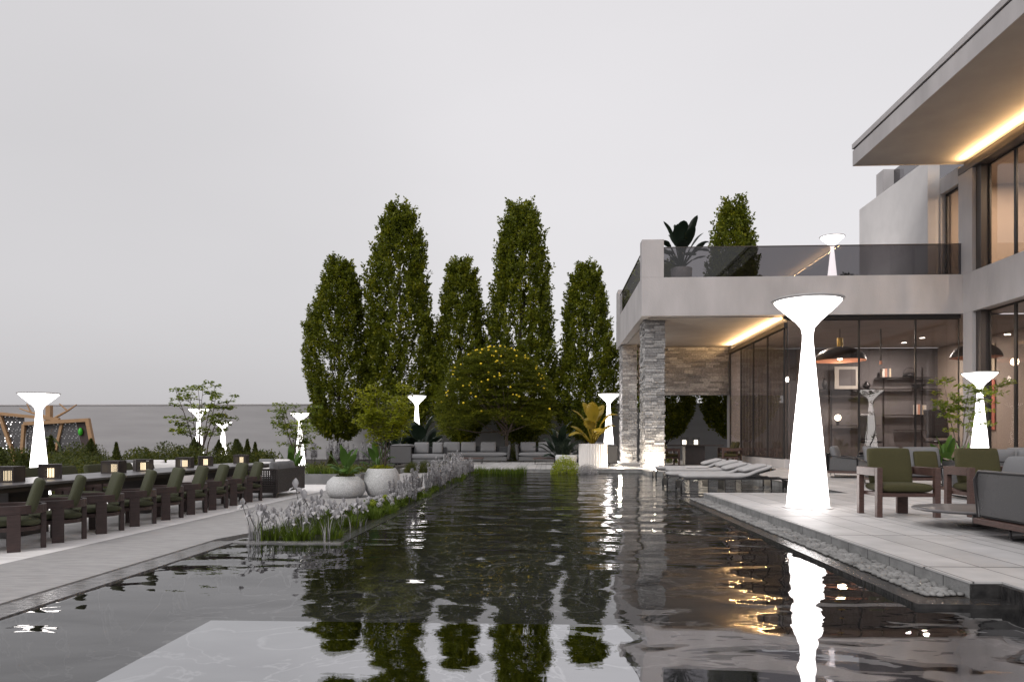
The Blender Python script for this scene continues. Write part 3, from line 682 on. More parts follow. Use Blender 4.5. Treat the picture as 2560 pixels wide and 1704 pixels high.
ords = ['first','second','third','fourth','fifth','sixth','seventh','eighth','ninth']
ych = [7.56,8.27,9.05,9.84,10.62,11.40,12.18,12.97,13.72]
dc = make_dining_chair()
for i, y in enumerate(ych):
    lab = ('nearest' if i == 0 else 'farthest' if i == 8 else ords[i]) + ' olive dining chair in the row nearer the pool' + ('' if i in (0, 8) else ', counted from the near end')
    o = dc if i == 0 else dup(dc, (0,0,0))
    o.location = (-5.66-0.006*i, y, ZG); o.rotation_euler = (0,0,R(219+rnd.uniform(-4,4))); o['label'] = lab
for i, y in enumerate(ych[2:]):
    dup(dc, (-7.42, y+.02, ZG), R(rnd.uniform(-6,6)), ('nearest' if i == 0 else 'farthest' if i == 6 else ords[i]) + ' olive chair across the table by the hedge' + ('' if i in (0,6) else ', counted from the near end'), 'olive dining chairs across the table')

def make_lantern():
    t = thing('table_lantern', (0,0,0), 'x', 'lantern', 'slatted table lanterns')
    b = MB(); w = .13; h = .19
    b.box(-w,w,-w,w,0,.012); b.box(-w,w,-w,w,h-.016,h)
    for s in (-1,1):
        for q in (-1,1): b.box(s*w-.012*(s>0), s*w+.012*(s<0), q*w-.012*(q>0), q*w+.012*(q<0), .012, h-.016)
    b.build('frame', M['darkwood'], t)
    b = MB(); n = 15
    for k in range(n):
        u = -w+.016+(2*w-.032)*k/(n-1)
        for s in (-1,1):
            b.box(u-.0052,u+.0052, s*(w-.006)-.003, s*(w-.006)+.003, .012, h-.016); b.box(s*(w-.006)-.003, s*(w-.006)+.003, u-.0052,u+.0052,.012,h-.016)
    b.build('slats', M['darkwood'], t)
    MB().lathe([(.042,.02),(.042,.135)], 16).build('candle', M['candle'], t)
    return t
ln = make_lantern()
for i, (x, y) in enumerate([(-6.44,8.55),(-6.47,9.35),(-6.61,11.0),(-6.57,11.75),(-6.60,13.2),(-6.66,14.14),(-6.62,15.74)]):
    o = ln if i == 0 else dup(ln, (0,0,0))
    o.location = (x, y, ZG+.651); o.rotation_euler = (0,0,R([8,33,5,40,12,30,6][i]))
    o['label'] = ('nearest' if i == 0 else 'farthest' if i == 6 else ords[i]) + ' of the glowing slatted lanterns along the long dining table'

# brown wicker sofa at the end of the table: back to the pool
t = thing('wicker_sofa', (-5.34, 14.45, ZG), 'dark brown woven sofa with pale scatter cushions, its back to the pool', 'sofa')
MB().box(-.05,0,0,1.65,.10,.58).build('backrest', M['wicker'], t, bevel=.012)
lat = MB()
for k in range(13):
    x = -.60+.545*k/12; lat.box(x-.012,x+.012,-.002,.012,.12,.56)
for k in range(11):
    z = .13+.42*k/10; lat.box(-.60,-.055,-.012,-.003,z-.011,z+.011)
lat.box(-.62,-.05,-.014,.05,.56,.585); lat.box(-.62,-.05,-.014,.05,.10,.122); lat.build('side_panel', M['wicker'], t)
MB().box(-.62,-.05,1.61,1.65,.10,.58).build('side_panel', M['wicker'], t)
MB().box(-.66,-.052,.04,1.6,.10,.26).build('seat_base', M['wicker'], t)
MB().cushion((-.36,.82,.33), (.6,1.5,.13), puff=.2).build('seat_cushion', M['greyfab'], t, smooth=True, sub=1)
for y, rz in ((.28,12),(.78,-8),(1.25,6)): MB().cushion((-.17,y,.54), (.14,.46,.36), (0,R(-14),R(rz)), puff=.5).build('back_cushion', M['greyfab'], t, smooth=True, sub=1)
MB().cushion((-.28,1.28,.52), (.12,.42,.36), (0,R(-20),R(20)), puff=.5).build('scatter_cushion', M['whitefab'], t, smooth=True, sub=1)
for x in (-.58,-.08):
    for y in (.08,1.56): MB().box(x-.03,x+.03,y-.03,y+.03,0,.10).build('leg', M['darkwood'], t)
def pale_sofa(loc, rz, L, lab):
    t = thing('outdoor_sofa', loc, lab, 'sofa', None, rz)
    MB().cushion((0,0,.2), (L,.75,.34), puff=.08).build('seat', M['whitefab'], t, smooth=True, sub=1)
    MB().cushion((0,.36,.36), (L,.16,.42), puff=.15).build('backrest', M['whitefab'], t, smooth=True, sub=1)
    n = max(2, int(L/.55))
    for k in range(n): MB().cushion((-L/2+L/n*(k+.5),.22,.48),(L/n*.9,.14,.34),(R(-14),0,0),puff=.5).build('back_cushion', M['greyfab' if k == n-1 else 'whitefab'], t, smooth=True, sub=1)
    return t
pale_sofa((-10.1,18.9,ZG), R(178), 1.7, 'pale sofa with scatter cushions beyond the lanterns, by the hedge')
pale_sofa((-7.2,19.8,ZG), R(150), 1.3, 'pale sofa behind the brown woven sofa at the table end')

# ================================================================== PLANTERS
def make_pot(name, loc, prof, m, lab, soil_r, soil_z, cat='planter', n=40):
    t = thing(name, loc, lab, cat)
    MB().lathe(prof, n, cap1=False).build('bowl', m, t, smooth=True)
    MB().lathe([(soil_r*.2,soil_z-.02),(soil_r,soil_z)], 24).build('soil', M['soil'], t)
    return t
make_pot('stone_bowl', (-4.06,14.75,ZG), [(.24,0),(.33,.03),(.39,.12),(.395,.22),(.36,.33),(.27,.41),(.24,.43),(.22,.42),(.21,.35)], M['terrazzo'], 'low round speckled stone bowl planter beside the pool path', .215, .39)
make_pot('stone_pot', (-3.40,15.10,ZG), [(.22,0),(.28,.03),(.35,.16),(.375,.30),(.355,.44),(.30,.55),(.28,.575),(.26,.565),(.25,.48)], M['terrazzo'], 'tall round speckled stone pot holding the lime green multi stem tree', .255, .54)
# fluted planter
t = thing('fluted_planter', (1.75,28.45,0), 'large pale fluted drum planter holding the gold lit banana plant', 'planter')
n = 72; mb = MB(); vs = []
for z, f in ((0,1),(.86,1.0),(.89,.985)):
    for k in range(n*2):
        a = math.pi*k/n; r = (.525+(.02 if k % 4 < 2 else 0))*f; vs.append((r*math.cos(a), r*math.sin(a), z))
N2 = n*2
mb.add(vs, [(i*N2+k, i*N2+(k+1)%N2, (i+1)*N2+(k+1)%N2, (i+1)*N2+k) for i in range(2) for k in range(N2)])
mb.build('drum', M['fluted'], t)
MB().lathe([(.1,.80),(.515,.84)], 32).build('soil', M['soil'], t)
make_pot('bowl_planter', (.80,30.7,0), [(.2,0),(.34,.05),(.45,.2),(.47,.36),(.43,.42),(.40,.41),(.39,.34)], M['terrazzo'], 'shallow pale bowl planter with spiky plant beside the fluted drum', .40, .38)
t = thing('raised_planter', (-5.6,19.6,ZG), 'grey concrete planter box full of leafy ground plants behind the stone bowl', 'planter')
b = MB(); b.box(-.75,.75,-.55,-.49,0,.27); b.box(-.75,.75,.5,.56,0,.27); b.box(-.75,-.69,-.489,.499,0,.27); b.box(.69,.75,-.489,.499,0,.27); b.build('box', M['concrete'], t, bevel=.004)
MB().box(-.689,.689,-.488,.498,.1,.23).build('soil', M['soil'], t)

# ================================================================== FAR TERRACE SOFAS
def far_sofa(loc, L, cushions, lab, arm='', rz=0, D=.95, rope_arm=''):
    t = thing('lounge_sofa', loc, lab, 'sofa', 'grey sofas on the far terrace', rz)
    MB().box(-L/2+.03,L/2-.03,-D/2,D/2,.06,.25).build('plinth', M['greyfabdark'], t, bevel=.02)
    MB().cushion((0,-.02,.355), (L,D+.04,.21), puff=.12, n=8).build('seat_cushion', M['greyfab'], t, smooth=True, sub=1)
    MB().box(-L/2,L/2,D/2,D/2+.10,.08,.74).build('backrest', M['ropesolid'], t, bevel=.03)
    for (x, w) in cushions: MB().cushion((x, D/2-.20, .70), (w,.20,.48), (R(-12),0,0), puff=.35).build('back_cushion', M['greyfab'], t, smooth=True, sub=1)
    for s, c in ((-1,'w'),(1,'e')):
        if c in arm: MB().cushion((s*(L/2+.06), 0, .46), (.14,D,.72), (0,R(s*6),0), puff=.15).build('armrest', M['ropesolid'], t, smooth=True)
        if c in rope_arm:
            f = MB(); x = s*(L/2-.42)
            q = [(x-.44,-.53,.09),(x+.44,-.53,.09),(x+.44,-.53,.80),(x-.44,-.53,.80)]
            f.tube(q, .022, 8, closed=True); f.build('arm_frame', M['metal'], t, smooth=True)
            MB().box(x-.43,x+.43,-.535,-.525,.10,.79).build('woven_panel', M['rope'], t)
            MB().cushion((x, .0, .78),(.86,1.0,.16),puff=.3).build('arm_cushion', M['greyfab'], t, smooth=True, sub=1)
    for x in (-L/2+.2, L/2-.2):
        for y in (-D/2+.1, D/2-.1): MB().box(x-.06,x+.06,y-.05,y+.05,0,.06).build('foot', M['metal'], t)
    return t
far_sofa((-5.3,30.5,0), 2.2, [(0.05,.62),(.72,.42)], 'grey corner sofa with dark woven arm at the west end of the far terrace', rope_arm='w')
far_sofa((-3.45,34.9,0), 3.2, [(-1.1,.8),(-.3,.72),(.65,.74)], 'long grey sofa with block cushions in front of the flowering tree', arm='we')
far_sofa((-.05,35.0,0), 2.6, [(-.85,.74),(0,.74),(.8,.74)], 'grey sofa between the flowering tree and the dark paddle leaved plant', arm='we')
far_sofa((2.05,30.9,0), 1.6, [(.0,.7)], 'grey sofa with woven arm glowing gold behind the fluted planter', rope_arm='e', arm='')
def low_table(loc, lx, ly, h, lab):
    t = thing('coffee_table', loc, lab, 'coffee table')
    MB().box(-lx/2,lx/2,-ly/2,ly/2,h-.05,h).build('tabletop', M['woodbrown'], t, bevel=.006)
    for x in (-lx/2+.08, lx/2-.08):
        MB().tube([(x,-ly/2+.04,h-.05),(x,-ly/2+.04,.02),(x,ly/2-.04,.02),(x,ly/2-.04,h-.05)], .014).build('leg', M['metal'], t)
    return t
low_table((-.10,31.9,0), 1.0, .7, .27, 'low wooden coffee table with dark sled legs near the bowl planter')
low_table((-3.3,32.0,0), 1.1, .7, .27, 'low wooden coffee table in front of the long grey sofa, half hidden by flowers')

# ================================================================== POOL LOUNGERS
def make_lounger():
    t = thing('sun_lounger', (0,0,0), 'x', 'sun lounger', 'sun loungers standing in the pool inlet')
    w = .34; L = 2.55; DZ = -.15
    for s in (-1, 1):
        y = s*w; c = .10; z = .29
        pts = [(0,y,.02),(0,y,z-c),(.035,y,z-.035),(c,y,z),(L-c,y,z),(L-.035,y,z-.035),(L,y,z-c),(L,y,.02)]
        MB().tube(pts, .019, 8).build('side_frame', M['metal'], t, smooth=True)
    for x in (.15,1.0,1.9,2.42): MB().box(x-.015,x+.015,-w,w,.275,.295).build('cross_bar', M['metal'], t)
    for x in (0, L): MB().box(x-.006,x+.006,-w+.02,w-.02,.05,.24).build('end_panel', M['metal'], t)
    # mattress follows the raised head end
    mb = MB(); n = 24; sec = 8; vs = []; fs = []
    for i in range(n+1):
        u = i/n; x = .02+u*2.12; k = max(0, (x-1.35))
        z = .345+ (0.30*k*min(1,k/.4) if k > 0 else 0); e = min(1, min(u, 1-u)/.04+.35)
        for j in range(sec):
            a = 2*math.pi*(j+.5)/sec; ca, sa = math.cos(a), math.sin(a)
            yy = w*1.02*math.copysign(abs(ca)**.35, ca); zz = .065*e*math.copysign(abs(sa)**.5, sa)
            vs.append((x, yy, z+zz+.004*math.sin(i*1.7)))
    for i in range(n):
        for j in range(sec): fs.append((i*sec+j, i*sec+(j+1)%sec, (i+1)*sec+(j+1)%sec, (i+1)*sec+j))
    fs += [tuple(range(sec-1,-1,-1)), tuple(n*sec+j for j in range(sec))]
    mb.add(vs, fs).build('mattress', M['loungefab'], t, smooth=True, sub=1)
    MB().box(1.35,2.2,-w,w,.287,.302,Matrix.Translation((1.35,0,.295)) @ Matrix.Rotation(R(-15),4,'Y') @ Matrix.Translation((-1.35,0,-.295))).build('back_panel', M['metal'], t)
    MB().cushion((1.72,0,.54), (.56,.60,.12), (0,R(-14),0), puff=.45, n=8).build('pillow', M['loungefab'], t, smooth=True, sub=1)
    MB().box(1.0,1.02,-w,w,.02,.275).build('leg_panel', M['metal'], t)
    return t
lg = make_lounger()
for i, (x, y) in enumerate([(3.12,17.75),(2.98,18.9),(2.92,21.3),(2.84,22.9)]):
    o = lg if i == 0 else dup(lg, (0,0,0))
    o.location = (x+ (0 if i<2 else .45), y, ZW-.02); o['label'] = ['nearest sun lounger standing in the pool water, beside the tall lamp','second nearest sun lounger in the pool water','third sun lounger in the pool, towards the stone pillar','farthest sun lounger in the pool, closest to the stone pillar'][i]
o = MB().cushion((0,0,0),(.62,.34,.03),puff=.3).build('folded_towel', M['whitefab'], smooth=True, loc=(4.25,21.3,.262))
tag(o, 'folded white towel lying on a sun lounger mattress', 'towel')

# ================================================================== DECK FURNITURE
def make_armchair():
    t = thing('armchair', (0,0,0), 'x', 'armchair', 'olive cushioned armchairs on the deck')
    # faces -y ; width .80 depth .66
    for s in (-1,1):
        MB().box(s*.375-.035, s*.375+.035, -.33,-.25, 0, .659).build('leg', M['woodbrown'], t, bevel=.005)
        MB().box(s*.375-.035, s*.375+.035, -.249, .33, .545, .655).build('armrest', M['woodbrown'], t, bevel=.005)
    MB().box(-.41,-.34,.24,.32,0,.544).build('leg', M['woodbrown'], t, bevel=.005)
    MB().box(.12,.27,.26,.31,0,.544).build('leg', M['woodbrown'], t, bevel=.005)
    MB().box(-.34,.34,.27,.33,.545,.655).build('back_rail', M['woodbrown'], t, bevel=.005)
    MB().box(-.339,.339,-.30,.255,.27,.32).build('seat_frame', M['woodbrown'], t, bevel=.005)
    MB().cushion((0,-.03,.385), (.665,.60,.135), puff=.3, n=8).build('seat_cushion', M['olivelight'], t, smooth=True, sub=1)
    MB().cushion((-.03,.17,.66), (.56,.13,.52), (R(-16),R(0),R(-6)), puff=.15, n=8).build('back_cushion', M['olivelight'], t, smooth=True, sub=1)
    return t
ac = make_armchair()
ac.location = (4.77,10.33,0); ac['label'] = 'olive cushioned wooden armchair beside the tall lamp'
dup(ac, (6.0,10.4,0), 0, 'olive cushioned wooden armchair behind the woven sofa back and round table')
t = thing('side_table', (5.05,8.95,0), 'low oval dark tabletop beside the woven sofa', 'coffee table')
MB().lathe([(.6,.19),(.66,.205),(.665,.215),(.655,.225)], 48, sx=1.05, sy=.95).build('tabletop', M['tabletop'], t, smooth=False)
MB().lathe([(.20,0),(.20,.02),(.05,.03),(.05,.189)], 24).build('pedestal', M['metal'], t)
# near woven sofa, back to the pool
t = thing('woven_sofa', (4.62, 8.2, 0), 'charcoal woven sofa on a wood base with sled legs, nearest sofa to the pool edge', 'sofa')
MB().box(-.02,.95,-2.6,.03,.125,.185).build('base_frame', M['woodbrown'], t, bevel=.006)
f = MB(); q = [(.02,.0,.20),(-.02,0,.60),(.0,-.04,.685),(.0,-2.5,.685),(-.02,-2.55,.60),(.02,-2.55,.22),(.05,-2.5,.205),(.05,-.05,.205)]
f.tube(q, .017, 8, closed=True); f.build('back_frame', M['metal'], t, smooth=True)
MB().add([(.02,-.01,.22),(.02,-2.54,.22),(-.005,-2.54,.68),(-.005,-.01,.68),(.026,-.01,.22),(.026,-2.54,.22),(.001,-2.54,.68),(.001,-.01,.68)], [(0,1,2,3),(7,6,5,4),(0,4,5,1),(3,2,6,7),(0,3,7,4),(1,5,6,2)]).build('woven_back', M['rope'], t)
f = MB(); f.tube([(.03,.0,.205),(.0,.0,.60),(.08,.0,.685),(.90,0,.60),(.92,0,.21)], .017, 8); f.build('arm_frame', M['metal'], t, smooth=True)
MB().box(.06,.88,-.006,.0,.21,.60).build('woven_arm', M['rope'], t)
MB().cushion((.52,-1.28,.29),(.85,2.45,.19),puff=.15,n=8).build('seat_cushion', M['greyfab'], t, smooth=True, sub=1)
for y in (-.45,-1.25,-2.05): MB().cushion((.22,y,.60),(.20,.66,.52),(0,R(14),0),puff=.35,n=8).build('back_cushion', M['greyfab'], t, smooth=True, sub=1)
for y in (-.5,-2.0): MB().tube([(.05,y,.125),(.05,y,.04),(.08,y,.015),(.85,y,.015),(.88,y,.04),(.88,y,.125)], .013, 8).build('sled_leg', M['metal'], t, smooth=True)

def deck_sofa(loc, L, lab, rz=0, olive=(), nb=2, D=.85):
    """woven sofa on wood base; faces -y"""
    t = thing('woven_sofa', loc, lab, 'sofa', 'woven sofas on the deck', rz)
    MB().box(-L/2,L/2,-D/2,D/2,.13,.19).build('base_frame', M['woodbrown'], t, bevel=.006)
    MB().cushion((0,-.03,.30),(L-.1,D-.1,.20),puff=.15,n=8).build('seat_cushion', M['greyfab'], t, smooth=True, sub=1)
    f = MB(); f.tube([(-L/2+.03,D/2,.2),(-L/2+.03,D/2+.05,.66),(L/2-.03,D/2+.05,.66),(L/2-.03,D/2,.2)], .018, 8, closed=True); f.build('back_frame', M['metal'], t, smooth=True)
    MB().add([(-L/2+.04,D/2,.2),(L/2-.04,D/2,.2),(L/2-.04,D/2+.05,.65),(-L/2+.04,D/2+.05,.65),(-L/2+.04,D/2+.006,.2),(L/2-.04,D/2+.006,.2),(L/2-.04,D/2+.056,.65),(-L/2+.04,D/2+.056,.65)],[(0,1,2,3),(7,6,5,4),(0,4,5,1),(3,2,6,7),(0,3,7,4),(1,5,6,2)]).build('woven_back', M['rope'], t)
    for s in (-1,1):
        x = s*(L/2-.02)
        MB().tube([(x,-D/2+.08,.2),(x+s*.02,-D/2+.05,.52),(x+s*.02,D/2-.05,.60),(x,D/2-.03,.2)], .018, 8, closed=True).build('arm_frame', M['metal'], t, smooth=True)
        MB().box(x-.004,x+.004,-D/2+.09,D/2-.04,.21,.55).build('woven_arm', M['rope'], t)
        MB().tube([(x-s*.15,-D/2+.06,.13),(x-s*.15,-D/2+.06,.03),(x-s*.15,D/2-.06,.03),(x-s*.15,D/2-.06,.13)], .013, 8).build('sled_leg', M['metal'], t, smooth=True)
    w = (L-.2)/nb
    for k in range(nb): MB().cushion((-L/2+.1+w*(k+.5), D/2-.14,.62),(w*.94,.2,.5),(R(-14),0,0),puff=.35,n=8).build('back_cushion', M['greyfab'], t, smooth=True, sub=1)
    for x in olive: MB().cushion((x, D/2-.32,.57),(.5,.14,.42),(R(-18),0,0),puff=.3).build('scatter_cushion', M['olivelight'], t, smooth=True, sub=1)
    return t
deck_sofa((8.25,20.8,0), 1.1, 'grey woven lounge chair nearest the glass wall, just beyond the tall lamp', R(62), nb=1)
deck_sofa((9.7,22.1,0), 1.1, 'grey woven lounge chair with olive cushion behind the first lounge chair', R(58), nb=1, olive=(0.1,))
deck_sofa((8.15,17.2,0), 1.9, 'woven sofa with grey and olive cushions directly behind the wooden armchair', R(-4), nb=2, olive=(.45,))
deck_sofa((8.4,13.3,0), 2.6, 'woven sofa facing the glazing, behind the second armchair', R(176), nb=3, olive=(-1.0,))
deck_sofa((10.7,16.0,0), 2.0, 'woven sofa with olive cushion at the far edge of the deck seating', R(-20), nb=2, olive=(.2,))
t = thing('lantern_stand', (8.05,14.7,0), 'slim dark stand with round tray between the woven sofas', 'side table')
MB().lathe([(.16,0),(.16,.012)], 24).build('foot', M['metal'], t); MB().tube([(0,0,.012),(0,0,.60)], .013).build('pole', M['metal'], t); MB().lathe([(.17,.60),(.18,.62)], 24).build('tray', M['metal'], t)

# ================================================================== VERANDA
t = thing('bar_table', (6.1,31.3,0), 'dark pedestal table with two glowing lanterns under the veranda', 'table')
MB().box(-1.15,1.15,-.5,.5,.78,.84).build('tabletop', M['darkwood'], t, bevel=.006)
b = MB(); b.box(-.38,.42,-.32,.32,0,.779); b.build('pedestal', M['darkwood'], t, bevel=.004)
for i, x in enumerate((5.72,6.2)):
    t = thing('candle_lantern', (x,31.2,.841), 'glass candle lantern on the veranda table, %s' % ('nearer the stone pillar' if i == 0 else 'nearer the glass wall'), 'lantern', 'veranda lanterns')
    f = MB()
    for sx in (-1,1):
        for sy in (-1,1): f.box(sx*.13-.008,sx*.13+.008,sy*.13-.008,sy*.13+.008,0,.28)
    f.box(-.138,.138,-.138,.138,.28,.295); f.box(-.138,.138,-.138,.138,-.0005,.01); f.build('frame', M['metal'], t)
    MB().lathe([(.075,.012),(.075,.17),(.05,.19)], 16).build('candle', M['candlewhite'], t)
vc = [((5.0,30.7,0),R(95),'reddish wood armchair under the veranda between stone pillar and dark table'),((7.55,31.3,0),R(-90),'first of three dark wood armchairs in a row by the veranda glass'),((8.0,32.4,0),R(-90),'middle of three dark wood armchairs in a row by the veranda glass'),((8.15,33.8,0),R(-90),'last of three dark wood armchairs in a row by the veranda glass')]
for loc, rz, lab in vc: dup(ac, loc, rz, lab, 'armchairs under the veranda', 1.05)

# ================================================================== LOUNGE INTERIOR
t = thing('pendant_lamp', (11.82,30.5,5.5), 'large dark dome pendant lamp with copper lining behind the lounge glass', 'pendant lamp')
MB().tube([(0,0,-.35),(0,0,0)], .02).build('rod', M['metal'], t)
MB().lathe([(.115,-.70),(.115,-.352)], 20).build('socket', M['brass'], t, smooth=False)
prof = [(1.0*math.sin(R(a)), -.701-.62*(1-math.cos(R(a)))) for a in range(8, 91, 7)]
MB().lathe(prof, 40, cap0=False, cap1=False).build('shade', M['bronze'], t, smooth=True)
MB().lathe([(r*.985, z-.012) for r, z in prof], 40, cap0=False, cap1=False).build('lining', M['copper'], t, smooth=True)
MB().ball((0,0,-1.12), .13).build('bulb', M['bulb'], t, smooth=True)
point('pendant_glow', (0,0,-1.35), 60, (1,.78,.55), t, .15)
t = thing('pendant_lamp', (13.43,30.5,5.5), 'slim rod pendant with copper tip hanging before the bookshelf', 'pendant lamp')
MB().tube([(0,0,-1.28),(0,0,0)], .03).build('rod', M['bronze'], t); MB().lathe([(.05,-1.42),(.05,-1.281)], 12).build('tip', M['copper'], t)
t = thing('pendant_lamp', (10.52,33,5.5), 'bare filament pendant bulb near the veranda side glass', 'pendant lamp')
MB().tube([(0,0,-1.65),(0,0,0)], .008).build('cord', M['metal'], t); MB().ball((0,0,-1.82), .07, sz=1.9).build('bulb', M['bulb'], t, smooth=True)
t = thing('pendant_lamp', (16.6,29.5,5.5), 'copper lined dome pendant seen through the wing window', 'pendant lamp')
MB().tube([(0,0,-.7),(0,0,0)], .02).build('rod', M['metal'], t); MB().lathe([(r*.9, z) for r, z in prof], 32, cap0=False, cap1=False).build('shade', M['bronze'], t, smooth=True); MB().lathe([(r*.88, z-.012) for r, z in prof], 32, cap0=False, cap1=False).build('lining', M['copper'], t, smooth=True)
def shelf_unit(name, y, boards, posts, lab):
    t = thing(name, (boards[0][0], y, .05), lab, 'shelving'); ox = boards[0][0]
    for x0, x1, z in boards: MB().box(x0-ox,x1-ox,-.2,.2,z-.03-.05,z-.05).build('shelf', M['darkwood'], t)
    for x, z0, z1 in posts: MB().box(x-ox-.025,x-ox+.025,.21,.25,z0,z1).build('post', M['darkwood'], t)
    return t
shelf_unit('wall_shelf', 36.7, [(13.2,15.77,3.50),(13.2,15.77,3.16),(13.83,16.06,1.75)], [(13.9,0,3.4),(15.9,0,3.4)], 'dark wall shelves and desk behind the dome pendant')
shelf_unit('bookcase', 36.7, [(15.97,18.5,4.06),(15.42,18.92,3.5),(16.35,18.39,2.25),(16.86,18.2,1.52)], [(18.23,0,4.5),(16.4,0,4.5)], 'open dark bookcase against the lounge back wall')
MB_ = MB().box(-.6,.6,-.02,.02,0,1.09); 
t = thing('picture', (14.55,36.66,3.505), 'framed grey picture leaning on the shelf behind the dome pendant', 'picture')
MB().box(-.6,.6,-.02,.02,0,1.09).build('frame', M['pale'], t); MB().box(-.4,.4,-.026,-.0205,.16,.95).build('print', M['roomwall'], t)
t = thing('globe_lamp', (14.08,36.6,1.755), 'small white globe lamp on the desk shelf', 'table lamp')
MB().lathe([(.07,0),(.07,.2)], 12).build('base', M['metal'], t); MB().ball((0,0,.36), .16).build('globe', M['candlewhite'], t, smooth=True)
bk = random.Random(5)
for (bx, bz, n, lab) in ((17.75,2.255,5,'books on the third bookcase shelf'),(16.2,4.065,4,'books on the top bookcase shelf')):
    x = bx
    for k in range(n):
        w = bk.uniform(.07,.11); h = bk.uniform(.38,.5)
        o = MB().box(-w/2,w/2,-.13,.13,0,h).build('book', [M['pale'],M['copper'],M['roomwall'],M['cream']][k%4], loc=(x,36.6,bz)); tag(o, '%s %s book standing among the %s' % (ords[k], ['pale','copper coloured','dark','cream'][k%4], lab), 'book', 'lounge books'); x += w+.008
t = thing('kettle', (17.5,36.65,4.065), 'dark cast kettle with hoop handle on the top shelf', 'kettle')
MB().lathe([(.2,0),(.3,.05),(.3,.12),(.18,.2)], 20).build('body', M['metal'], t, smooth=True); MB().tube([(.3*math.cos(R(a)),0,.14+.33*math.sin(R(a))) for a in range(0,181,15)], .014).build('handle', M['metal'], t)
t = thing('bowl', (17.9,36.6,3.505), 'wide dark bowl on the bookcase shelf below the kettle', 'bowl')
MB().lathe([(.1,0),(.12,.02),(.3,.16),(.33,.2)], 24, cap1=False).build('body', M['metal'], t, smooth=True)
for x, r, h, z, lab in ((13.45,.12,.5,3.505,'dark branchy vase on the shelf end'),(15.45,.18,.35,3.505,'rounded dark vase beside the framed picture')):
    o = MB().lathe([(r*.5,0),(r,h*.35),(r*.9,h*.6),(r*.4,h*.9),(r*.5,h)], 20).build('vase', M['metal'], smooth=True, loc=(x,36.6,z)); tag(o, lab, 'vase')
for i, (yy0, yy1, z0, z1) in enumerate(((32.3,33.1,3.96,5.14),(32.3,33.1,1.47,3.6))):
    t = thing('wall_art', (18.97, (yy0+yy1)/2, z0), 'tall %s abstract wall panel seen through the wing window' % ('cream' if i == 0 else 'coral'), 'artwork')
    h = z1-z0; MB().box(-.03,0,-.4,.4,0,h).build('canvas', M['cream' if i == 0 else 'coral'], t)
    pts = [(0,-.15,.2*h),(0,.12,.3*h),(0,.16,.6*h),(0,.0,.85*h),(0,-.12,.6*h)]
    MB().add([(-.034,y,z) for _,y,z in pts]+[(-.031,y,z) for _,y,z in pts], [(0,1,2,3,4),(9,8,7,6,5)]+[(i_,(i_+1)%5,5+(i_+1)%5,5+i_) for i_ in range(5)]).build('painted_shape', M['coral' if i == 0 else 'cream'], t)
t = thing('desk_chair', (15.2,35.6,.05), 'dark high backed chair by the lounge desk', 'chair')
MB().cushion((0,0,.9),(.8,.8,.15)).build('seat', M['metal'], t, smooth=True); MB().cushion((0,.35,1.6),(.8,.12,1.3),(R(-8),0,0)).build('backrest', M['metal'], t, smooth=True); MB().tube([(0,0,0),(0,0,.85)], .05).build('pedestal', M['metal'], t)
t = thing('lounge_chair', (17.2,33.2,.05), 'dark shell lounge chair behind the glass by the potted tree', 'chair')
MB().cushion((0,0,.9),(1.0,.9,.16)).build('seat', M['metal'], t, smooth=True); MB().cushion((0,.4,1.7),(1.0,.14,1.3),(R(-14),0,0),puff=.4).build('backrest', M['metal'], t, smooth=True); MB().tube([(0,0,0),(0,0,.85)], .05).build('pedestal', M['metal'], t)

# ================================================================== TIMBER PAVILION
t = thing('timber_pavilion', (-27,38,ZG), 'timber framed play pavilion with dark mesh screens and wooden branch posts behind the hedge', 'pavilion')
def beam(pts, w=.09, name='timber_beam', m='teak'):
    for a, c in zip(pts[:-1], pts[1:]):
        a = Vector(a); c = Vector(c); d = c-a; q = d.to_track_quat('Z','Y').to_matrix().to_4x4()
        MB().box(-w,w,-w,w,0,d.length, Matrix.Translation(a) @ q).build(name, M[m], t)
beam([(-3.5,0,2.62),(-2.0,0,2.56),(1.2,0,2.25)], .08)
beam([(-.7,-.02,2.03),(2.75,-.02,2.22)], .09); beam([(2.75,-.02,2.3),(3.2,-.02,.05)], .10); beam([(3.2,0,.05),(-.4,0,.05)], .08)
beam([(-2.1,.05,2.5),(-1.2,.05,0)], .08); beam([(-.75,.03,2.0),(-.9,.03,.0)], .08); beam([(1.3,.1,2.1),(.85,.1,.2)], .07); beam([(-2.1,.5,2.0),(-3.2,.5,0)], .07, m='darkwood')
for nm, q in (('mesh_screen',[(-3.4,0,.02),(-.8,0,.02),(-.8,0,2.40),(-3.4,0,2.55)]),('mesh_screen',[(-.7,.0,.05),(2.5,.0,.05),(2.0,.0,2.1),(-.7,.0,1.98)])):
    MB().add([(x,y+.12,z) for x,y,z in q]+[(x,y+.13,z) for x,y,z in q], [(0,1,2,3),(7,6,5,4),(0,4,5,1),(1,5,6,2),(2,6,7,3),(3,7,4,0)]).build(nm, M['screen'], t)
MB().add([(2.5,.15,.05),(3.1,.15,.05),(2.65,.15,2.15),(2.0,.15,2.1),(2.5,.2,.05),(3.1,.2,.05),(2.65,.2,2.15),(2.0,.2,2.1)], [(0,1,2,3),(7,6,5,4),(0,4,5,1),(1,5,6,2),(2,6,7,3),(3,7,4,0)]).build('wall_panel', M['wood'], t)
for x, z in ((2.3,1.6),(2.9,.5)): MB().ball((x,.08,z), .12, sz=1.8).build('climbing_hold', M['green_toy'], t, smooth=True)
MB().tube([(.55+.7*math.cos(R(a)),.05,.55+.75*math.sin(R(a))) for a in range(0,181,12)], .06).build('hoop', M['stemgreen'], t)
MB().box(-3.4,-2.3,-.3,-.2,.0,.85).build('yellow_board', M['yellow_toy'], t)
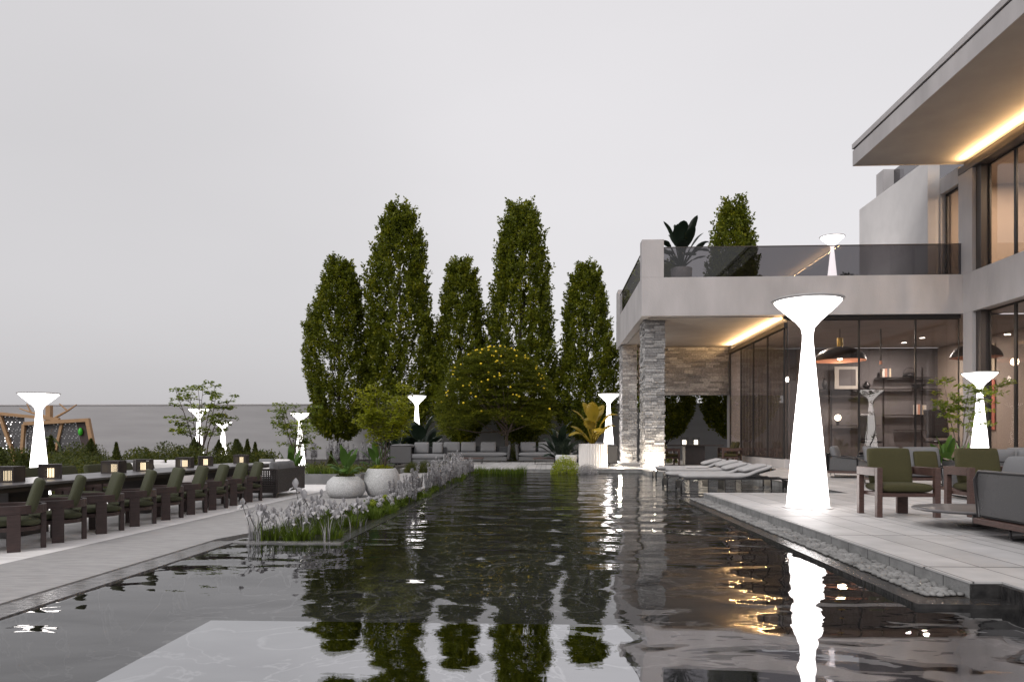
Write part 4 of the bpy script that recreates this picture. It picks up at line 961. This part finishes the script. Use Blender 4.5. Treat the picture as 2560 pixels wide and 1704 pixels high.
MB().box(.30,.55,.2,.45,0,3.0).build('post', M['teak'], t)
for pts in ([(.5,.3,2.2),(1.5,.3,2.75),(1.95,.3,3.05)],[(1.45,.3,2.72),(1.0,.3,3.1)],[(.3,.3,2.4),(-.6,.3,2.65),(-1.2,.3,2.85)],[(-.55,.3,2.62),(-.8,.3,3.1)]): MB().tube(pts, [.07,.05,.03][:len(pts)] if len(pts)==3 else [.05,.03], 6).build('branch', M['teak'], t)
# ================================================================== PLANTS
def leaf(vs, fs, p, d, s, L, Wd):
    """one leaf: rhombic blade at p along d, side vector s"""
    n = len(vs); m = p + d*(L*.45)
    vs += [tuple(p), tuple(m + s*(Wd*.5)), tuple(p + d*L), tuple(m - s*(Wd*.5))]
    fs.append((n, n+1, n+2, n+3))
def rv(r): 
    while 1:
        v = Vector((r.uniform(-1,1), r.uniform(-1,1), r.uniform(-1,1)))
        if .05 < v.length < 1: return v.normalized()
def raw_mesh(name, vs, fs, m):
    me = bpy.data.meshes.new(name); me.from_pydata(vs, [], fs); me.materials.append(m); me.update(); return me
def link_mesh(name, me, parent=None, loc=None):
    o = bpy.data.objects.new(name, me); scene.collection.objects.link(o)
    if parent is not None: o.parent = parent; KID.setdefault(parent.name, []).append(o)
    if loc: o.location = loc
    return o
def interp(tab, t):
    for (a, va), (b, vb) in zip(tab, tab[1:]):
        if t <= b: return va + (vb-va)*(t-a)/(b-a)
    return tab[-1][1]
PROF = [(0,.22),(.04,.62),(.10,.86),(.2,.98),(.32,1),(.5,.90),(.68,.73),(.82,.54),(.92,.36),(.97,.22),(1,.08)]
def hornbeam(seed, Hc=13.2, Rc=1.75, n=1300, per=40, prof=PROF, L=(.12,.21)):
    r = random.Random(seed); vs = []; fs = []
    lob = [(r.uniform(0,6.28), r.uniform(.05,.14), r.randint(1,3)) for _ in range(5)]
    for k in range(n):
        t = r.random()**1.08; a = r.uniform(0, 6.283)
        rr = Rc*interp(prof, t)*(1+sum(am*math.sin(fr*a+ph+t*9) for ph, am, fr in lob)*.6)
        q = rr*(r.uniform(.45,1.03)**.6); base = Vector((q*math.cos(a), q*math.sin(a), t*Hc))
        ax = Vector((math.cos(a)*.42, math.sin(a)*.42, 1)).normalized(); ln = r.uniform(.6,1.3)
        for j in range(per):
            u = r.random(); p = base + ax*(u*ln) + rv(r)*(.17*(1-u*.7)*r.random()**.4 + .02)
            d = (ax*r.uniform(.2,1.1) + rv(r)*.8).normalized(); s = d.cross(rv(r)).normalized(); l = r.uniform(*L)
            leaf(vs, fs, p, d, s, l, l*.62)
    return raw_mesh('crown', vs, fs, M['hornbeam'])
def trunk_mesh(pts, rad, m, n=8, extra=()):
    mb = MB(); mb.tube(pts, rad, n)
    for p, q in extra: mb.tube(p, q, 6)
    me = mb.mesh('trunk'); me.materials.append(m)
    for p in me.polygons: p.use_smooth = True
    return me
H1, H2 = hornbeam(1), hornbeam(2)
tr = random.Random(4)
tk = trunk_mesh([(0,0,-1.2),(0,0,.5),(.03,0,3),(0,0,7),(0,0,12)], [.13,.12,.10,.07,.03], M['darkbark'], 8,
   [([(0,0,z),(math.cos(a)*.9,math.sin(a)*.9,z+1.5)], [.045,.015]) for z, a in [(tr.uniform(.6,9), tr.uniform(0,6.28)) for _ in range(26)]])
for i, (x, y, zb, h, r_, me, lab) in enumerate([
  (-11.66,41,.95,10.3,1.72,H1,'columnar tree at the west end of the row, shorter, with small purple plants below it'),
  (-8.27,41.3,.78,13.6,1.90,H2,'tall columnar tree second from the west end of the row'),
  (-4.81,41,.80,10.4,1.5,H2,'shorter columnar tree between the two tallest, behind the flowering tree'),
  (-1.49,41.3,.80,13.6,1.85,H1,'tall columnar tree rising directly behind the flowering tree'),
  (2.18,41,.95,9.9,1.52,H2,'short columnar tree standing alone next to the villa'),
  (6.46,41,1.0,9.9,1.45,H1,'columnar tree seen under the stone lintel next to the stone pillar'),
  (10.2,41,1.0,13.2,1.62,H1,'columnar tree whose top rises above the roof terrace railing')]):
    t = thing('columnar_tree', (x,y,ZG), lab, 'tree', 'columnar trees in a row before the wall', tr.uniform(0,6))
    o = link_mesh('trunk', tk, t); o.scale = (1,1,h/13.6); c = link_mesh('crown', me, t, (0,0,zb+.13)); c.scale = (r_/1.75, r_/1.75, h/14.1)
# flowering tree
r = random.Random(21); vs = []; fs = []; tops = []
for k in range(1500):
    a = r.uniform(0, 6.283); u = r.random()**.45; q = 2.9*u
    ztop = 1.9 + 3.85*math.sqrt(max(0, 1-u*u))**1.0 if True else 0
    z = ztop - (0 if r.random()<.45 else r.uniform(.1,3.6)*(1-u*.25)); z = max(z, 1.35+.85*(1-abs(q*math.cos(a))/2.9)+r.uniform(0,.5)); z = min(z, ztop+.25)
    c = Vector((q*math.cos(a), q*math.sin(a), z)); tops.append((c, z > ztop-.05))
    R0 = r.uniform(.22,.42)
    for j in range(46):
        b = r.uniform(0,6.283); w = R0*r.random()**.5
        p = c + Vector((w*math.cos(b), w*math.sin(b), r.uniform(-.05,.05) - w*w*.5))
        d = Vector((math.cos(b), math.sin(b), r.uniform(-.5,.3))).normalized(); s = d.cross(Vector((0,0,1))+rv(r)*.5).normalized(); l = r.uniform(.09,.15)
        leaf(vs, fs, p, d, s, l, l*.42)
t = thing('flowering_tree', (-2.55,37.2,ZG+.05), 'broad domed tree dotted with yellow ball blossoms behind the grey sofas', 'tree')
link_mesh('crown', raw_mesh('crown', vs, fs, M['acacia']), t)
br = []
for k in range(16):
    c, _ = tops[k*31]; f = Vector((.5+r.uniform(-.1,.1),0,1.5+r.uniform(-.2,.5)))
    m_ = f.lerp(c, .5) + Vector((0,0,-.15)); br.append(([f, m_, c], [.045,.028,.01]))
link_mesh('trunk', trunk_mesh([(.55,0,-.6),(.53,0,.5),(.5,0,1.35)], [.12,.09,.08], M['bark'], 8, [([(.5,0,1.3),(.15,-.1,1.9),(-.6,-.2,2.8),(-1.2,-.1,3.6)],[.07,.06,.04,.02]),([(.5,0,1.3),(.8,.1,2.0),(1.3,0,2.8),(1.9,.1,3.5)],[.07,.06,.04,.02]),([(.5,0,1.6),(.4,.3,2.6),(.3,.2,4.0)],[.06,.045,.02])]+br), t)
bm_ = MB(); bm_.ball((0,0,0), .062, 8, 5); me = bm_.mesh('blossom'); me.materials.append(M['blossom'])
for p in me.polygons: p.use_smooth = True
cand = [c for c, top in tops if top and (c.y < -.2 or c.z > 5.1)]
for c in r.sample(cand, min(95,len(cand))):
    o = link_mesh('blossom', me, t, (c.x*1.02, c.y*1.02-.05, c.z+.09)); s_ = r.uniform(.6,1.05); o.scale = (s_,s_,s_*.9)

def stem_tree(loc, H_, Wd, nst, npad, per, L, m, lab, padr=.13, padz=.05, seed=0, spread=1.0, lean=0, bark='bark', lowest=.35, stemr=.018):
    """multi stem tree with leaf pads at branch tips; z=0 at the root"""
    r = random.Random(seed); t = thing('small_tree', loc, lab, 'tree')
    vs = []; fs = []; mb = MB(); tips = []
    for k in range(nst):
        a = 6.283*k/nst + r.uniform(-.4,.4); p = Vector((.04*math.cos(a), .04*math.sin(a), 0)); path = [p.copy()]
        hz = H_*r.uniform(.62,.95); out = Wd*.5*r.uniform(.35,.95)*spread
        for j in range(1, 6):
            u = j/5; p = Vector((math.cos(a)*out*u**1.4 + lean*u + r.uniform(-.03,.03)*Wd, math.sin(a)*out*u**1.4 + r.uniform(-.03,.03)*Wd, hz*u)); path.append(p)
        mb.tube(path, [stemr*(1-.8*i/5) for i in range(6)], 6)
        for q in range(max(2, npad//nst)):
            u = r.uniform(lowest, 1); i = min(4, int(u*5)); b0 = path[i].lerp(path[i+1], u*5-i)
            ang = a + r.uniform(-1.6,1.6); ln = r.uniform(.10,.32)*Wd*(1.25-u*.5)
            tip = b0 + Vector((math.cos(ang)*ln, math.sin(ang)*ln, r.uniform(.05,.35)*ln+ .04)); mid = b0.lerp(tip,.5)+Vector((0,0,.06*ln))
            mb.tube([b0, mid, tip], [stemr*.35, stemr*.25, stemr*.12], 5); tips.append(tip); tips.append(mid) if r.random()<.4 else None
        tips.append(path[-1])
    for c in tips:
        for j in range(per):
            b = r.uniform(0,6.283); w = padr*r.random()**.5; p = c + Vector((w*math.cos(b), w*math.sin(b), r.gauss(0,padz)))
            d = Vector((math.cos(b), math.sin(b), r.uniform(-.7,.3))).normalized(); s = d.cross(Vector((0,0,1))+rv(r)*.6).normalized(); l = r.uniform(*L); leaf(vs, fs, p, d, s, l, l*.7)
    mb.build('trunk', M[bark], t, smooth=True); link_mesh('foliage', raw_mesh('foliage', vs, fs, M[m]), t)
    return t
stem_tree((-3.37,15.1,ZG+.53), 1.92, 1.15, 7, 150, 26, (.045,.075), 'maple', 'lime green multi stem tree growing from the tall speckled pot', padr=.10, padz=.03, seed=5, spread=.9, lowest=.42, stemr=.012)
stem_tree((-11.6,24.2,ZG), 3.15, 2.4, 8, 56, 30, (.08,.13), 'sparse', 'larger sparse tree with flat leaf pads in front of the grey wall', padr=.13, padz=.03, seed=8, lean=.1, lowest=.42, stemr=.03)
stem_tree((-8.65,25.4,ZG), 2.6, 1.9, 7, 52, 30, (.07,.12), 'sparse', 'smaller sparse tree partly hiding the lamp near the row of columnar trees', padr=.15, padz=.035, seed=14, lean=-.2, lowest=.4, stemr=.026)
stem_tree((12.95,23.9,.05), 3.0, 2.0, 6, 56, 36, (.07,.12), 'sparse', 'potted sparse tree beside the glazed corner and its glowing lamp', padr=.14, padz=.035, seed=17, lean=.2, lowest=.4, stemr=.024)

def paddle(r, a, tilt, L, Wd, droop, pet, m, par, curl=.12):
    """one big banana-like leaf with petiole, rooted at the plant base"""
    d = Vector((math.cos(a)*math.sin(tilt), math.sin(a)*math.sin(tilt), math.cos(tilt))); side = Vector((-math.sin(a), math.cos(a), 0))
    p = Vector((r.uniform(-.03,.03), r.uniform(-.03,.03), 0)); out = Vector((math.cos(a), math.sin(a), 0))
    pts = [p.copy()]; np_ = 5
    for i in range(np_): p = p + d*(pet/np_); pts.append(p.copy())
    mb = MB(); mb.tube(pts, [Wd*.09*(1-.5*i/np_)+.004 for i in range(np_+1)], 6)
    n = 11; vs = []; fs = []; cur = d.copy()
    for i in range(n+1):
        u = i/n; w = Wd*.5*(math.sin(math.pi*min(1,(u*.93+.05)))**.62) if i < n else .004
        nrm = cur.cross(side).normalized(); wob = r.uniform(-.02,.02)*Wd
        for v in (-1,-.55,0,.55,1): vs.append(p + side*(v*w) + nrm*(-(abs(v)**1.3)*w*curl*2.2 + wob*abs(v)))
        cur = (cur + (out*.25 + Vector((0,0,-1)))*(droop/n)*(.5+u*1.5)).normalized(); p = p + cur*(L/n)
    for i in range(n):
        for j in range(4): fs.append((i*5+j, i*5+j+1, (i+1)*5+j+1, (i+1)*5+j))
    mb.add(vs, fs); return mb.build('leaf', M[m], par, smooth=True)
def paddle_plant(name, loc, n, L, Wd, pet, m, lab, seed, tilt=(.1,.9), droop=(.3,1.2), cat='plant', group=None):
    r = random.Random(seed); t = thing(name, loc, lab, cat, group)
    for k in range(n):
        a = 2.4*k + r.uniform(-.3,.3); u = k/(n-1); tl = tilt[0] + (tilt[1]-tilt[0])*u; l = L*r.uniform(.75,1)*(1-.3*u)
        paddle(r, a, tl, l, Wd*r.uniform(.8,1.05), r.uniform(*droop), pet*r.uniform(.75,1.05)*(1-.35*u), m, t)
    return t
paddle_plant('banana_plant', (1.75,28.45,.83), 13, 1.05, .50, 1.0, 'gold', 'banana plant with warm light coloured into its golden leaves, in the fluted drum planter', 31, (.04,.85), (.9,2.0))
paddle_plant('banana_plant', (-4.06,14.75,ZG+.38), 12, .48, .17, .34, 'bigleaf', 'green banana plant growing from the low speckled bowl', 32, (.05,.95), (.6,1.8))
paddle_plant('banana_plant', (-3.55,15.3,ZG+.52), 9, .5, .17, .28, 'bigleaf', 'green banana leaves at the foot of the lime tree in the tall pot', 33, (.1,1.0), (.6,1.6))
paddle_plant('paddle_plant', (-5.6,32.6,0), 14, 1.3, .75, 1.15, 'bigdark', 'dark brown paddle leaved plant shading the lamp behind the corner sofa', 34, (.1,.95), (.4,1.3))
paddle_plant('paddle_plant', (-6.5,31.6,0), 18, 1.0, .26, .9, 'bigdark', 'dark narrow leaved plant behind the woven end of the corner sofa', 35, (.1,.8), (.5,1.4))
paddle_plant('paddle_plant', (.55,32.0,0), 22, 1.2, .34, .9, 'bigdark', 'dark narrow paddle leaved plant next to the fluted planter', 36, (.05,.9), (.5,1.6))
paddle_plant('paddle_plant', (5.35,29.8,7.85), 24, 1.15, .46, 1.15, 'bigdark', 'near black banana plant in a pot on the roof terrace', 37, (.05,1.0), (.5,1.9))
make_pot('terrace_pot', (5.35,29.8,6.9), [(.26,0),(.34,.05),(.40,.5),(.42,.95),(.38,.97),(.37,.9)], M['plaster'], 'grey pot on the roof terrace behind the smoked glass', .37, .9)
for loc, n, L, w, pet, lab, sd in [((-14.1,26,ZG),6,.7,.22,.25,'upright green banana clump by the grey wall, west of the sparse tree',41),((-12.0,24.9,ZG),9,1.0,.26,.3,'tall green banana leaves at the foot of the larger sparse tree',42),((-12.9,23.2,ZG),8,.5,.18,.2,'low yellow green banana plant beside the larger sparse tree',43),
   ((-9.9,25.2,ZG),9,.7,.24,.3,'green banana plant between cone shrubs and the smaller sparse tree',44),((-8.6,24.6,ZG),9,.8,.22,.4,'banana leaves at the foot of the smaller sparse tree',45),((12.2,23.3,.1),10,.95,.32,.4,'green banana plant in front of the glazed lounge beside the lamp',46),((12.9,23.5,.1),6,.7,.22,.3,'small banana plant at the foot of the potted tree by the lamp',47)]:
    paddle_plant('banana_plant', loc, n, L, w, pet, 'bigleaf', lab, sd, (.05,.85), (.2,.9), group='banana plants in the garden')
make_pot('dark_planter', (12.6,23.5,0), [(.5,0),(.7,.05),(.75,.2),(.7,.24),(.66,.22)], M['metal'], 'dark low planter holding tree and banana plants by the glazed corner', .66, .18)

# blades / bushes / cones
def tuft_mesh(seed, n, H_, spread, w, m, name='foliage', bend=.5):
    r = random.Random(seed); vs = []; fs = []
    for k in range(n):
        a = r.uniform(0,6.283); q = spread*r.random()**.6; p = Vector((q*math.cos(a), q*math.sin(a), 0)); h = H_*r.uniform(.5,1)
        d = Vector((math.cos(a), math.sin(a), 0))*r.uniform(.05,bend); s = Vector((-math.sin(a+r.uniform(-1,1)), math.cos(a+r.uniform(-1,1)), 0)); prev = None
        for i in range(4):
            u = i/3; c = p + Vector((0,0,h*u*(1-.25*u*bend))) + d*(h*u*u); ww = w*(1-u)*.5+.0008
            i0 = len(vs); vs += [tuple(c-s*ww), tuple(c+s*ww)]
            if prev is not None: fs.append((prev, prev+1, i0+1, i0))
            prev = i0
    return raw_mesh(name, vs, fs, M[m])
def puff_mesh(seed, n, rad, H_, L, m, shape='dome', name='foliage', asp=.6):
    r = random.Random(seed); vs = []; fs = []
    cl = [rv(r) for _ in range(16)]
    for k in range(n):
        u = r.random(); a = r.uniform(0,6.283)
        if shape == 'cone': z = H_*u**1.15; q = rad*(1-u**1.3)*r.uniform(.45,1.1)*(1+.22*math.sin(a*5+z*20))
        else:
            v = rv(r); v.z = abs(v.z); b = 1+.25*max(v.dot(c)**9 if v.dot(c) > 0 else 0 for c in cl)
            q = None; p = Vector((v.x*rad, v.y*rad, v.z*H_))*b*r.uniform(.55,1)
        if q is not None: p = Vector((q*math.cos(a), q*math.sin(a), z))
        d = (p.normalized()*.6 + Vector((0,0,.5)) + rv(r)*.8).normalized(); s = d.cross(rv(r)).normalized(); l = r.uniform(*L); leaf(vs, fs, p, d, s, l, l*asp)
    return raw_mesh(name, vs, fs, M[m])
def plant1(name, me, loc, lab, group=None, sc=1, cat='shrub', rz=None):
    o = link_mesh(name, me, None, loc); o.scale = (sc,sc,sc) if not isinstance(sc, tuple) else sc; o.rotation_euler = (0,0,rnd.uniform(0,6) if rz is None else rz)
    return tag(o, lab, cat, group)
cone = puff_mesh(1, 2600, .24, 1.0, (.04,.075), 'hedge', 'cone')
cones = [((-16.0,22.5),1.15,'western cone shrub of the pair by the timber pavilion'),((-15.2,22.0),1.25,'taller cone shrub of the pair by the timber pavilion'),((-13.5,22.6),1.05,'lone cone shrub behind the third lantern'),
 ((-11.75,26),.85,'small cone shrub at the foot of the lamp by the wall'),((-11.15,26),1.15,'first of three cone shrubs east of the lamp by the wall'),((-10.8,26.2),1.15,'middle of three cone shrubs east of the lamp by the wall'),((-10.35,25.8),1.05,'last of three cone shrubs east of the lamp by the wall'),((-7.8,26.4),.75,'little cone shrub east of the lamp near the first columnar tree')]
for (x,y), s, lab in cones: plant1('cone_shrub', cone, (x,y,ZG), lab, 'cone shaped shrubs', s)
# loose hedge behind the far row of chairs: individual shrubs
sh1 = puff_mesh(2, 4200, .6, .85, (.035,.07), 'hedge'); sh2 = puff_mesh(3, 2600, .6, .8, (.05,.10), 'hedge')
sh3 = puff_mesh(4, 5200, .5, 1.25, (.03,.055), 'hedge', 'cone')
hs = [(-9.9,9.6),(-10.0,11.0),(-11.3,12.2),(-10.4,13.6),(-10.2,15.2),(-11.4,15.6),(-11.0,17.4),(-12.4,18.4),(-12.8,20.2),(-14.0,21.3),(-11.8,21.2),(-11.0,22.6),(-9.9,22.8),(-10.4,20.9),(-9.2,21.6),(-13.6,16.6),(-15.0,18.6),(-16.8,20.5),(-12.6,24.0),(-13.8,24.6),(-12.2,13.8),(-12.6,15.0),(-13.2,19.4),(-15.4,20.0),(-14.4,22.8),(-16.4,22.2),(-11.3,25.0),(-9.4,24.0),(-10.4,24.4),(-18.0,22.0),(-15.6,23.6),(-9.0,23.0)]
hl = ['western','eastern']
for i, (x, y) in enumerate(hs):
    me = (sh1, sh2, sh3)[i % 3] if i not in (2,3,4) else (sh3, sh1, sh2)[i % 3]
    plant1('garden_shrub', me, (x,y,ZG), 'dark green loose shrub in the planting behind the dining chairs and lanterns', 'loose shrubs behind the dining chairs', (lambda q: (q,q,q*(.68 if y < 18 else .85)))(rnd.uniform(.95,1.3)))
plant1('lime_shrub', puff_mesh(9, 2600, .5, .9, (.04,.08), 'bush'), (-11.9,12.7,ZG), 'bright yellow green shrub at the edge of the hedge near the yellow board', sc=.9)
# low ground cover (uncountable)
r = random.Random(77); vs = []; fs = []
for k in range(42000):
    x = r.uniform(-19,-5.6); y = r.uniform(8.6,27.5)
    if x > -9.35 and y < 20.4: continue
    if y > 20.4 and x > -6.3 + .0*(y-20): continue
    p = Vector((x,y,ZG+r.random()**2*.24*(1+.6*math.sin(x*1.7)*math.cos(y*1.3)))); d = (Vector((0,0,.8))+rv(r)).normalized(); s = d.cross(rv(r)).normalized(); l = r.uniform(.05,.10); leaf(vs, fs, p, d, s, l, l*.6)
for k in range(9000):
    x = r.uniform(-8.4,-5.4); y = r.uniform(20.3,26.2)
    if x > -5.4 - (26.3-y)*0: continue
    p = Vector((x,y,ZG+r.random()**2*.3)); d = (Vector((0,0,.8))+rv(r)).normalized(); s = d.cross(rv(r)).normalized(); l = r.uniform(.05,.10); leaf(vs, fs, p, d, s, l, l*.6)
tag(link_mesh('ground_cover', raw_mesh('ground_cover', vs, fs, M['hedge'])), 'low dark leafy ground cover filling the garden beds', 'ground cover', kind='stuff')
# grass tufts
tf1, tf2 = tuft_mesh(5, 110, .34, .16, .014, 'grass'), tuft_mesh(6, 80, .30, .2, .03, 'grass', bend=.9)
for i, x in enumerate([-6.2,-5.9,-5.62,-5.35,-5.1]): plant1('grass_tuft', (tf1,tf2)[i%2], (x,19.25+.2*(i%2),ZG+.22), 'arching green grass tuft inside the concrete planter box', 'grass tufts in the planter box', 1.1, 'grass tuft')
gx = [-2.85,-2.6,-2.35,-2.1,-1.85,-1.6,-1.35,-1.1,-.9]
for i, x in enumerate(gx): plant1('grass_tuft', (tf1,tf2)[i%2], (x,26.05-.1*(i%2),ZG-.03), 'upright green grass tuft at the water edge below the far terrace', 'grass tufts at the far water edge', rnd.uniform(.9,1.15), 'grass tuft')
plant1('lime_bush', puff_mesh(11, 2600, .45, .52, (.03,.06), 'bush'), (.58,25.95,ZW-.02), 'lime green bush growing at the far pool edge', sc=1.05)
plant1('lavender_bush', puff_mesh(12, 2600, .34, .34, (.03,.05), 'greyleaf', asp=.4), (1.4,25.95,ZW-.02), 'grey lavender bush beside the lime bush at the far pool edge')
plant1('spiky_plant', tuft_mesh(13, 260, .85, .16, .022, 'bigdark', bend=.8), (.80,30.7,.38), 'dark spiky plant in the shallow pale bowl', cat='plant')
plant1('trailing_plant', puff_mesh(14, 500, .19, .08, (.03,.05), 'hedge'), (-4.06,14.75,ZG+.39), 'dark trailing leaves around the banana plant in the low bowl', cat='plant')
plant1('trailing_plant', puff_mesh(15, 600, .22, .08, (.03,.05), 'maple'), (-3.4,15.1,ZG+.54), 'green leaves covering the soil of the tall pot', cat='plant')
plant1('terrace_shrub', puff_mesh(16, 1500, .6, 1.0, (.08,.14), 'bigdark'), (12.7,31.6,6.9), 'dark shrub on the roof terrace beside the glowing lamp')
plant1('garden_shrub', sh2, (-.65,38.6,ZG), 'dark narrow shrub between the two grey sofas', sc=(.6,.6,1.6))
plant1('garden_shrub', sh2, (-1.72,36.2,ZG), 'green shrub filling the gap between the long sofa and its neighbour', sc=(.4,.4,1.1))
# veranda planter greenery
plant1('garden_shrub', sh2, (5.6,33.4,0), 'small green plant beside the dark pedestal of the veranda table', sc=.45)

# flowers ------------------------------------------------------------
def flower_root(name, loc, lab, cat, group): return thing(name, loc, lab, cat, group, rnd.uniform(0,6.28))
def iris_parts(seed):
    r = random.Random(seed); h = r.uniform(.30,.42); lean = Vector((r.uniform(-.13,.13), r.uniform(-.13,.13), 0))
    top = Vector((lean.x, lean.y, h)); mb = MB(); mb.tube([(0,0,0),(lean.x*.3,lean.y*.3,h*.5),tuple(top)], [.0045,.004,.003], 5); st = mb.mesh('stem'); st.materials.append(M['stemdark'])
    vs = []; fs = []
    for k in range(6):
        a = k*math.pi/3; up = k % 2 == 0; o = Vector((math.cos(a), math.sin(a), 0)); s = Vector((-math.sin(a), math.cos(a), 0)); i0 = len(vs)
        cur = top.copy(); d = (o*(.35 if up else .9) + Vector((0,0,1 if up else .35))).normalized()
        for i in range(5):
            w = [.007,.021,.030,.022,.003][i]; vs += [tuple(cur-s*w), tuple(cur+s*w)]
            cur = cur + d*.023; d = (d + (Vector((0,0,-.75)) if not up else -o*.22)).normalized()
        for i in range(4): fs.append((i0+2*i, i0+2*i+1, i0+2*i+3, i0+2*i+2))
    pe = raw_mesh('petals', vs, fs, M['petal'])
    return st, pe, tuft_mesh(seed+50, 7, h*.8, .02, .014, 'grass' if seed % 2 else 'greyleaf', 'leaves', bend=.4)
IR = [iris_parts(s) for s in range(8)]
def put_iris(x, y, s, lab, group):
    t = flower_root('iris', (x,y,ZG-.02), lab, 'iris', group); t.scale = (s,s,s); a, b, c = IR[rnd.randrange(8)]
    link_mesh('stem', a, t); link_mesh('petals', b, t); link_mesh('leaves', c, t)
ir = random.Random(9)
def bed_x(y, u):
    xl = interp([(8.3,-3.58),(8.8,-3.52),(10.6,-3.2),(13.2,-2.9),(30,-2.85)], y); return xl + (-2.5-xl)*u
for k in range(86):
    y = 8.45 + 1.7*ir.random()**1.3; x = bed_x(y, ir.uniform(.02,.98))
    put_iris(x, y, ir.uniform(.55,1.0), 'pale grey iris in the crowded front of the flower bed beside the pool', 'irises in the flower bed')
for x, y, s, lab in [(-3.30,8.45,1.05,'lone upright iris standing clear of the bed front, third from its west corner'),(-3.50,8.6,1.0,'tall iris at the west corner of the bed front'),(-3.02,9.0,1.45,'tallest iris of the flower bed, bending over the path'),(-2.86,9.1,1.4,'second tall iris rising in the middle of the bed front')]:
    put_iris(x, y, s, lab, 'irises in the flower bed')
# hydrangea like heads
def head_parts(seed, m):
    r = random.Random(seed); vs = []; fs = []
    for k in range(130):
        v = rv(r); p = Vector((0,0,.2)) + v*.055; s = v.cross(rv(r)).normalized(); d = v.cross(s); leaf(vs, fs, p-d*.012, d, s, .026, .024)
    a = raw_mesh('flower_head', vs, fs, M[m]); return a, puff_mesh(seed+3, 110, .10, .17, (.05,.08), 'grass', 'dome', 'leaves', .7)
HD = [head_parts(1,'petal'), head_parts(2,'petal'), head_parts(3,'bush')]
for k in range(46):
    y = 10.0 + 4.6*ir.random(); x = bed_x(y, ir.uniform(.0,.95)); yel = k in (3,11,19,27,35)
    t = flower_root('hydrangea', (x,y,ZG-.03), 'yellow green round flower head among the pale hydrangeas' if yel else 'pale round hydrangea head with bright leaves in the middle of the bed', 'hydrangea', 'yellow green flower heads' if yel else 'pale hydrangeas in the bed')
    s = ir.uniform(.65,1.05); t.scale = (s,s,s); a, b = HD[2] if yel else HD[k%2]; link_mesh('flower_head', a, t); link_mesh('leaves', b, t)
# tall pale spikes
def spike_parts(seed):
    r = random.Random(seed); h = r.uniform(.42,.6); vs = []; fs = []; mb = MB()
    for q in range(3):
        lx, ly = r.uniform(-.09,.09), r.uniform(-.09,.09); hh = h*r.uniform(.7,1); mb.tube([(lx*.3,ly*.3,0),(lx,ly,hh)], [.004,.002], 4)
        for k in range(95):
            u = .32+.68*r.random(); c = Vector((lx*(.3+.7*u), ly*(.3+.7*u), hh*u)); v = rv(r); v.z = abs(v.z)*.6; s = v.cross(rv(r)).normalized(); leaf(vs, fs, c+v*.004, v.normalized(), s, .040*(1.3-u*.8), .026)
    st = mb.mesh('stem'); st.materials.append(M['stemdark']); return st, raw_mesh('florets', vs, fs, M['greyleaf'])
SP = [spike_parts(s) for s in range(5)]
def put_spike(x, y, z, s, lab, group):
    t = flower_root('flower_spike', (x,y,z), lab, 'flower spike', group); t.scale = (s,s,s); a, b = SP[rnd.randrange(5)]; link_mesh('stem', a, t); link_mesh('florets', b, t)
for k in range(95):
    y = 13.4 + 1.75*int(7*ir.random()**.9) + ir.gauss(.5,.4); y = min(y, 25.9); x = bed_x(y, ir.uniform(-.1,1.1)); put_spike(x, y, ZG-.03, ir.uniform(.6,1.25) if y < 18 else ir.uniform(.8,1.55), 'pale grey flower spike in the long bed beyond the stone pots', 'pale flower spikes in the long bed')
for k in range(34):
    put_spike(-12.4+3.6*ir.random() if k % 2 else -10.6+3.5*ir.random(), 34+3*ir.random(), ZG, ir.uniform(1.7,2.6), 'pale grey flower spike under the first columnar tree', 'pale flower spikes below the trees')
for k in range(30):
    y = 8.5+2.6*ir.random(); plant1('grass_tuft', tf2 if k%2 else tf1, (bed_x(y, ir.uniform(.05,.95)),y,ZG-.03), 'bright green grass tuft among the irises at the bed front', 'grass tufts among the irises', ir.uniform(.5,.8), 'grass tuft')
for k in range(26):
    x, y = ir.uniform(-2.95,-2.5), ir.uniform(10.2,25.8); plant1('grass_tuft', tf2 if k%2 else tf1, (x,y,ZG-.03), 'bright green grass tuft between the flowers of the long bed', 'grass tufts in the long bed', ir.uniform(.45,.75) if y<20 else .8, 'grass tuft')
for k in range(9):
    plant1('leafy_shrub', sh1, (ir.uniform(-5.0,-3.2)+.0, 25.6+.5*ir.random(), ZG), 'dark leafy shrub below the edge of the far terrace', 'leafy shrubs at the terrace foot', ir.uniform(.35,.5))
